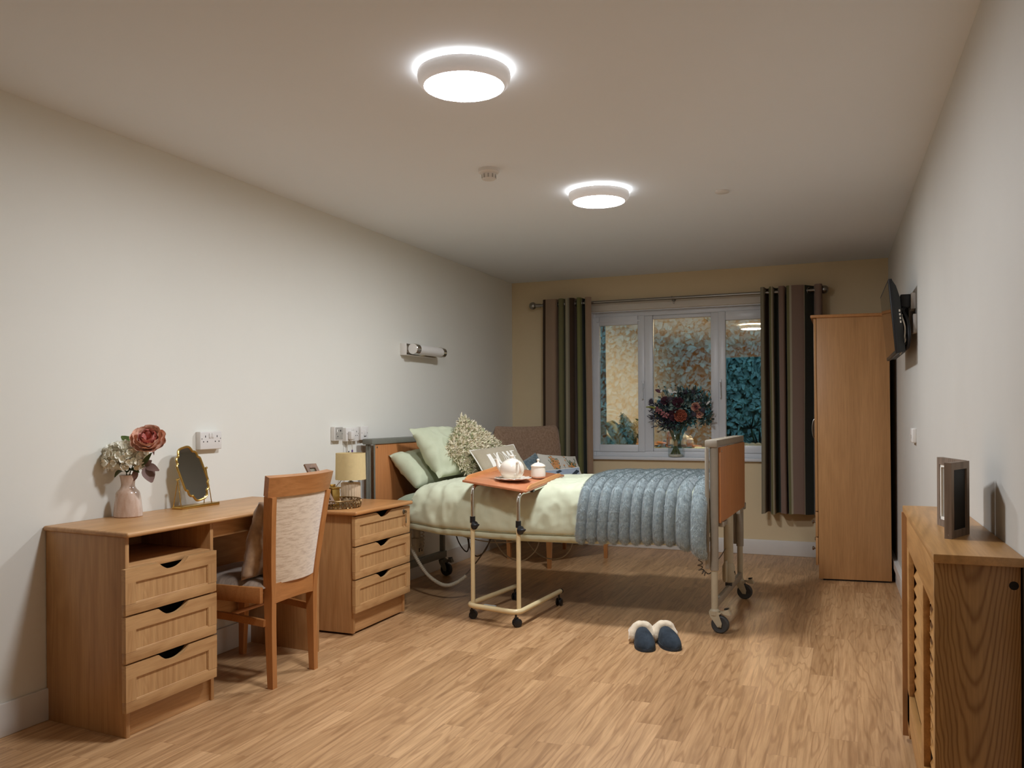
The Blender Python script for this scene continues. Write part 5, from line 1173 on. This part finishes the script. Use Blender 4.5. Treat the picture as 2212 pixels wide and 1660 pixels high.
def fbx(y0, y1, z0, z1, x0=fx0, x1=fx1): m.box((x0, y0, z0), (x1, y1, z1), .0015)
fbx(CY0 + .018, CY1, .70, cz - .022); m.build('front_rail', 'veneer_y', rc); m = MB(); fbx(CY0 + .018, CY1, .075, .19)
m.build('front_rail', 'veneer_y', rc)
m = MB(); fbx(CY0 + .018, CY0 + .030, .04, .70); m.build('front_stile', 'veneer_y', rc)
m = MB(); fbx(2.607, 2.69, .19, .70); m.build('front_stile', 'veneer_y', rc)
m = MB(); fbx(CY1 - .09, CY1, .04, .70); m.build('front_stile', 'veneer_y', rc)
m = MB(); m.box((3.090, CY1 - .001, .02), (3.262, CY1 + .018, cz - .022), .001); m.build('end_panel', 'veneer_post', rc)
m = MB()
for ya, yb in ((CY0 + .030, 2.607), (2.69, CY1 - .09)):
    for k in range(11):
        z = .205 + k * .0455; m.prism([(3.122, ya, z - .002), (3.125, ya, z - .005), (3.146, ya, z + .036), (3.143, ya, z + .039)], (0, yb - ya, 0))
m.build('slats', 'veneer_y', rc)
MB().box((3.15, CY0 + .02, .02), (3.155, CY1 - .02, .80)).build('interior_shade_sheet', 'hole', rc)  # black sheet standing in for the shade behind the slats
# folding frame
t = thing('folding_photo_frame', 'grey brown double photo frame standing on the radiator cover', 'photo frame', (3.19, 2.62, cz))
def leafframe(name, A_, B_, h, side, fillm, back):
    A_, B_ = Vector(A_), Vector(B_); d = (B_ - A_).normalized(); L = (B_ - A_).length; n = V(-d.y, d.x, 0) * side; th = .018; bw = .020
    def q(u, v, w): return A_ + d * u + V(0, 0, v) + n * w
    def bl(m, u0, u1, v0, v1, w0, w1): m.hexa([q(u0, v0, w0), q(u1, v0, w0), q(u1, v0, w1), q(u0, v0, w1), q(u0, v1, w0), q(u1, v1, w0), q(u1, v1, w1), q(u0, v1, w1)])
    m = MB(); bl(m, 0, bw, 0, h, 0, th); bl(m, L - bw, L, 0, h, 0, th); bl(m, bw, L - bw, 0, bw, 0, th); bl(m, bw, L - bw, h - bw, h, 0, th); o = m.build('frame_border', 'rustic', t)
    m = MB(); bl(m, bw, L - bw, bw, h - bw, .005, .008); m.build('backing_board', 'backing', o)
    m = MB(); bl(m, bw, L - bw, bw, h - bw, .0085, .011); m.build('picture', fillm, o)
    m = MB()
    for u0, u1, v0, v1 in ((bw, bw + .008, bw, h - bw), (L - bw - .008, L - bw, bw, h - bw), (bw, L - bw, bw, bw + .008), (bw, L - bw, h - bw - .008, h - bw)): bl(m, u0, u1, v0, v1, .011, .016)
    m.build('white_mount', 'whitec', o); return o
leafframe('a', (3.168, 2.500, cz), (3.225, 2.625, cz), .203, 1, 'photo', 1)
leafframe('b', (3.221, 2.640, cz), (3.178, 2.815, cz), .203, 1, 'plgrey', 0)

# ------------------------------------------------------------------ slippers
def slipper(loc, rz, label, mirror=1):
    t = thing('slipper', label, 'slipper', loc, rz, 'navy slippers on the floor')      # toe towards local -y
    def hw(y): return .051 * max(0, 1 - (abs(y) / .130) ** 2.7) ** .5 * (1 + .17 * (-y / .13)) * (1 - .10 * math.exp(-((y - .02) / .05) ** 2))
    def outl(a, sc=1.0):
        y = -math.cos(a) * .130; return V(math.copysign(hw(y), math.sin(a)) * sc, y * sc, 0)
    pts = [outl(2 * PI * k / 64) for k in range(64)]
    m = MB(); m.prism([p for p in pts], (0, 0, .016)); bmesh.ops.bevel(m.bm, geom=[e for e in m.bm.edges if abs(e.verts[0].co.z - e.verts[1].co.z) < 1e-6], offset=.004, segments=2, affect='EDGES', profile=.5); m.build('sole', 'sole', t, world=False)
    m = MB(); m.prism([outl(2 * PI * k / 48, .86) + V(0, 0, .015) for k in range(48)], (0, 0, .010)); m.build('insole', 'wool', t, world=False)
    # upper: shell over the front 60 percent
    def up_(u, v):
        s = v; y = -.1300 + .153 * s; w = hw(max(-.1300, y)) * .98 + .0005; th = PI * u
        hh = .005 + .071 * (math.sin(min(1, s * 1.15) * PI / 2)) ** .55; edge = .018 * (1 - math.sin(th)) * (s > .7) * (s - .7) / .3
        ct = math.copysign(abs(math.cos(th)) ** .72, math.cos(th)); return V(w * ct * (1 - .10 * math.sin(th) * s), y - edge * .2 + .02 * s * math.sin(th), .014 + (hh - .004) * math.sin(th) ** .85)
    m = MB(); m.grid(up_, 33, 22); m.solid(.003); m.build('upper', 'suede', t, world=False, smooth=70)
    # fleece collar
    pc = []
    for k in range(25):
        th = PI * k / 24; q_ = up_(k / 24, 1.0); pc.append(q_ + V(0, .010, .004))
    back = [V(-.040, .055, .05), V(-.036, .090, .052), V(-.018, .118, .053), V(0, .124, .054), V(.018, .118, .053), V(.036, .090, .052), V(.040, .055, .05)]
    loop = pc + back
    m = MB(); m.tube([q_ + V(q_.x * .12, .004, 0) for q_ in loop], .0225, 12, closed=True)
    for v in m.bm.verts: v.co += Vector((nz(v.co, 60, 1), nz(v.co, 60, 2), nz(v.co, 60, 3))) * .004
    m.grid(lambda u, v: V(math.cos(PI * u) * .040 * (1 - .0 * v), .03 + .092 * math.sin(PI * u) ** .8, .016 + .04 * v), 24, 4)
    m.build('fleece_collar', 'wool', t, world=False, smooth=80)
    m = MB()
    for k in range(34):
        a = -1.5 + 3.0 * k / 33; p = outl(a % (2 * PI), .965) + V(0, 0, .019); q_ = outl((a + .045) % (2 * PI), .965) + V(0, 0, .019); m.tube([p, q_], .0013, 5)
    m.build('stitching', 'stitch', t, world=False)
    m = MB(); m.tube([up_(.5, s) + V(0, 0, .0005) for s in (.2, .4, .6, .8, 1)], .0012, 5); m.build('centre_seam', 'sole', t, world=False)
slipper((1.937, 4.207, 0), math.radians(22), 'left slipper of the navy pair on the floor, turned slightly inward')
slipper((2.048, 4.262, 0), math.radians(30), 'right slipper of the navy pair, nearer the footboard caster')

# ------------------------------------------------------------------ outside the window
struct(MB().box((-3, D + .27, -.1), (7, 12, .25)).build('garden_ground', 'ground'))
gw = MB(); gw.box((-3, 9.42, .2), (7, 9.6, 4.2)); gw = struct(gw.build('garden_wall', 'ivywall'))
def leafset(name, mat, label, cat, gen, n, parent=None, kind='stuff', org=None):
    vs, fs = [], []
    for i in range(n):
        p, d, nn, L, w = gen(i); d = d.normalized(); sd = d.cross(nn)
        if sd.length < 1e-6: sd = d.orthogonal()
        sd.normalize(); b = len(vs)
        vs += [p, p + d * L * .25 + sd * w, p + d * L * .45 + sd * w * .45, p + d * L * .55 + sd * w * .75, p + d * L, p + d * L * .55 - sd * w * .75, p + d * L * .45 - sd * w * .45, p + d * L * .25 - sd * w]; fs.append(tuple(range(b, b + 8)))
    o = raw(name, vs, fs, mat)
    if org: origin(o, org)
    return tag(o, label, cat, kind=kind)
rg = random.Random(33)
def g1(i):
    x = rg.uniform(-.8, 3.0); z = rg.uniform(.26, 3.0); n = V(rg.gauss(0, .5), -1, rg.gauss(.3, .4)).normalized(); d = V(rg.gauss(0, .7), -.15, -1 + rg.gauss(0, .5)); d = d - n * d.dot(n) * .7
    return V(x, 9.34 - rg.random() * .09, z), d, n, rg.uniform(.035, .095), rg.uniform(.018, .042)
leafset('ivy_cover', 'ivy', 'dense dark ivy covering the garden wall outside the window', 'ivy', g1, 26000, org=(1.2, 9.35, .2))
def blade(m, base, tip, w, sag=.15, nrm=(0, 0, 1)): leaf(m, base, tip, w, nrm, -sag, 8)
t = thing('broad_leaved_shrub', 'broad pale leaved shrub outside the left window pane', 'shrub', (.50, 8.3, .25)); m = MB(); rg = random.Random(2)
for k in range(42):
    z = rg.uniform(.80, 1.28); a = rg.uniform(-.9, .9); b = V(.42 + rg.uniform(-.1, .1), 8.35 + rg.uniform(-.15, .15), z - .05); L = rg.uniform(.16, .30); d = V(math.cos(a) * (1 if rg.random() < .75 else -.6), math.sin(a) - .3, rg.uniform(-.55, .35)); leaf(m, b, b + d.normalized() * L, rg.uniform(.05, .09), (0, -.3, 1), .2, 7)
m.build('leaf', 'fatsia', t, smooth=80, norm=False)['kind'] = 'stuff'
m = MB()
for k in range(5): m.tube(spline([(.48, 8.32, .25), (.46, 8.32, .6), (.40 + k * .03, 8.3 + k * .02, .9 + .07 * k)], 5), .008, 7)
m.build('stem', 'stem', t)
t = thing('conifer_shrub', 'dark feathery conifer behind the left window pane', 'shrub', (.95, 8.7, .25)); m = MB(); rg = random.Random(3)
for k in range(1500):
    z = rg.random() ** .9 * 1.0; r = .26 * (1 - z) ** .7 + .02; a = rg.uniform(0, 6.28); b = V(.86 + .20 * (1 - z) + r * math.cos(a) * rg.random() ** .5, 8.7 + r * math.sin(a), .28 + z * .93); d = V(math.cos(a), math.sin(a), rg.uniform(.2, 1.4)).normalized(); sd = d.orthogonal().normalized() * .006; m.poly([b - sd, b + sd, b + d * rg.uniform(.03, .06)])
m.build('foliage', 'conifer', t, smooth=None, norm=False)['kind'] = 'stuff'; MB().cyl((.95, 8.7, .25), (.90, 8.7, 1.0), .015, .005, 8).build('trunk', 'stem', t)
t = thing('spiky_shrub', 'spiky dark shrub outside the right window pane', 'shrub', (2.25, 8.5, .25)); m = MB(); rg = random.Random(4)
for c in ((2.10, 8.45, .86), (2.28, 8.5, 1.00), (2.02, 8.5, 1.02), (2.35, 8.45, .80)):
    for k in range(30): d = rnd_dir(rg); d.z = abs(d.z) * .6 + .1; b = Vector(c); leaf(m, b, b + d.normalized() * rg.uniform(.12, .2), .018, (0, 0, 1), -.1, 5)
m.build('leaf', 'eucd', t, smooth=80, norm=False)['kind'] = 'stuff'
m = MB()
for c in ((2.10, 8.45, .86), (2.28, 8.5, 1.00), (2.02, 8.5, 1.02), (2.35, 8.45, .80)): m.tube([(2.2, 8.5, .25), c], .008, 7)
m.build('stem', 'stem', t)

GROUPS = {'curtain': 'striped eyelet curtains', 'pillow': 'sage green pillows on the bed', 'power_cable': 'cables under the bed', 'coiled_cable': 'coiled cables under the bed', 'double_socket': 'white double wall sockets'}
for o in bpy.data.objects:
    if o.parent is None and o.name.split('.')[0] in GROUPS: o['group'] = GROUPS[o.name.split('.')[0]]
# ------------------------------------------------------------------ light, sky, camera
w = bpy.data.worlds.new('dusk sky'); bpy.context.scene.world = w; w.use_nodes = True
bg = w.node_tree.nodes['Background']; bg.inputs[0].default_value = (.30, .52, .80, 1); bg.inputs[1].default_value = .85
f, yaw, roll, cyo = 1809.34, -.3834, -.0057, 63.77
s_, c_ = math.sin(yaw), math.cos(yaw)
F_ = V(s_, c_, 0); RT = V(c_, -s_, 0); UP = V(0, 0, 1)
c, s = math.cos(roll), math.sin(roll)
X_ = RT * c + UP * s; Y_ = RT * -s + UP * c
cam = bpy.data.cameras.new('camera'); co = bpy.data.objects.new('camera', cam); COL.objects.link(co)
co.matrix_world = Matrix(((X_.x, Y_.x, -F_.x, 2.919), (X_.y, Y_.y, -F_.y, 0.0), (X_.z, Y_.z, -F_.z, 1.1862), (0, 0, 0, 1)))
cam.sensor_fit = 'HORIZONTAL'; cam.sensor_width = 36; cam.lens = f / 2212 * 36; cam.shift_y = cyo / 2212; cam.clip_start = .02; cam.clip_end = 60
sc = bpy.context.scene; sc.camera = co
sc.view_settings.view_transform = 'Standard'; sc.view_settings.look = 'None'; sc.view_settings.exposure = 2.38; sc.view_settings.gamma = 1.0
sc.view_settings.use_curve_mapping = False
sc.cycles.max_bounces = 10; sc.cycles.diffuse_bounces = 6; sc.cycles.transparent_max_bounces = 16
sc.cycles.sample_clamp_indirect = 6
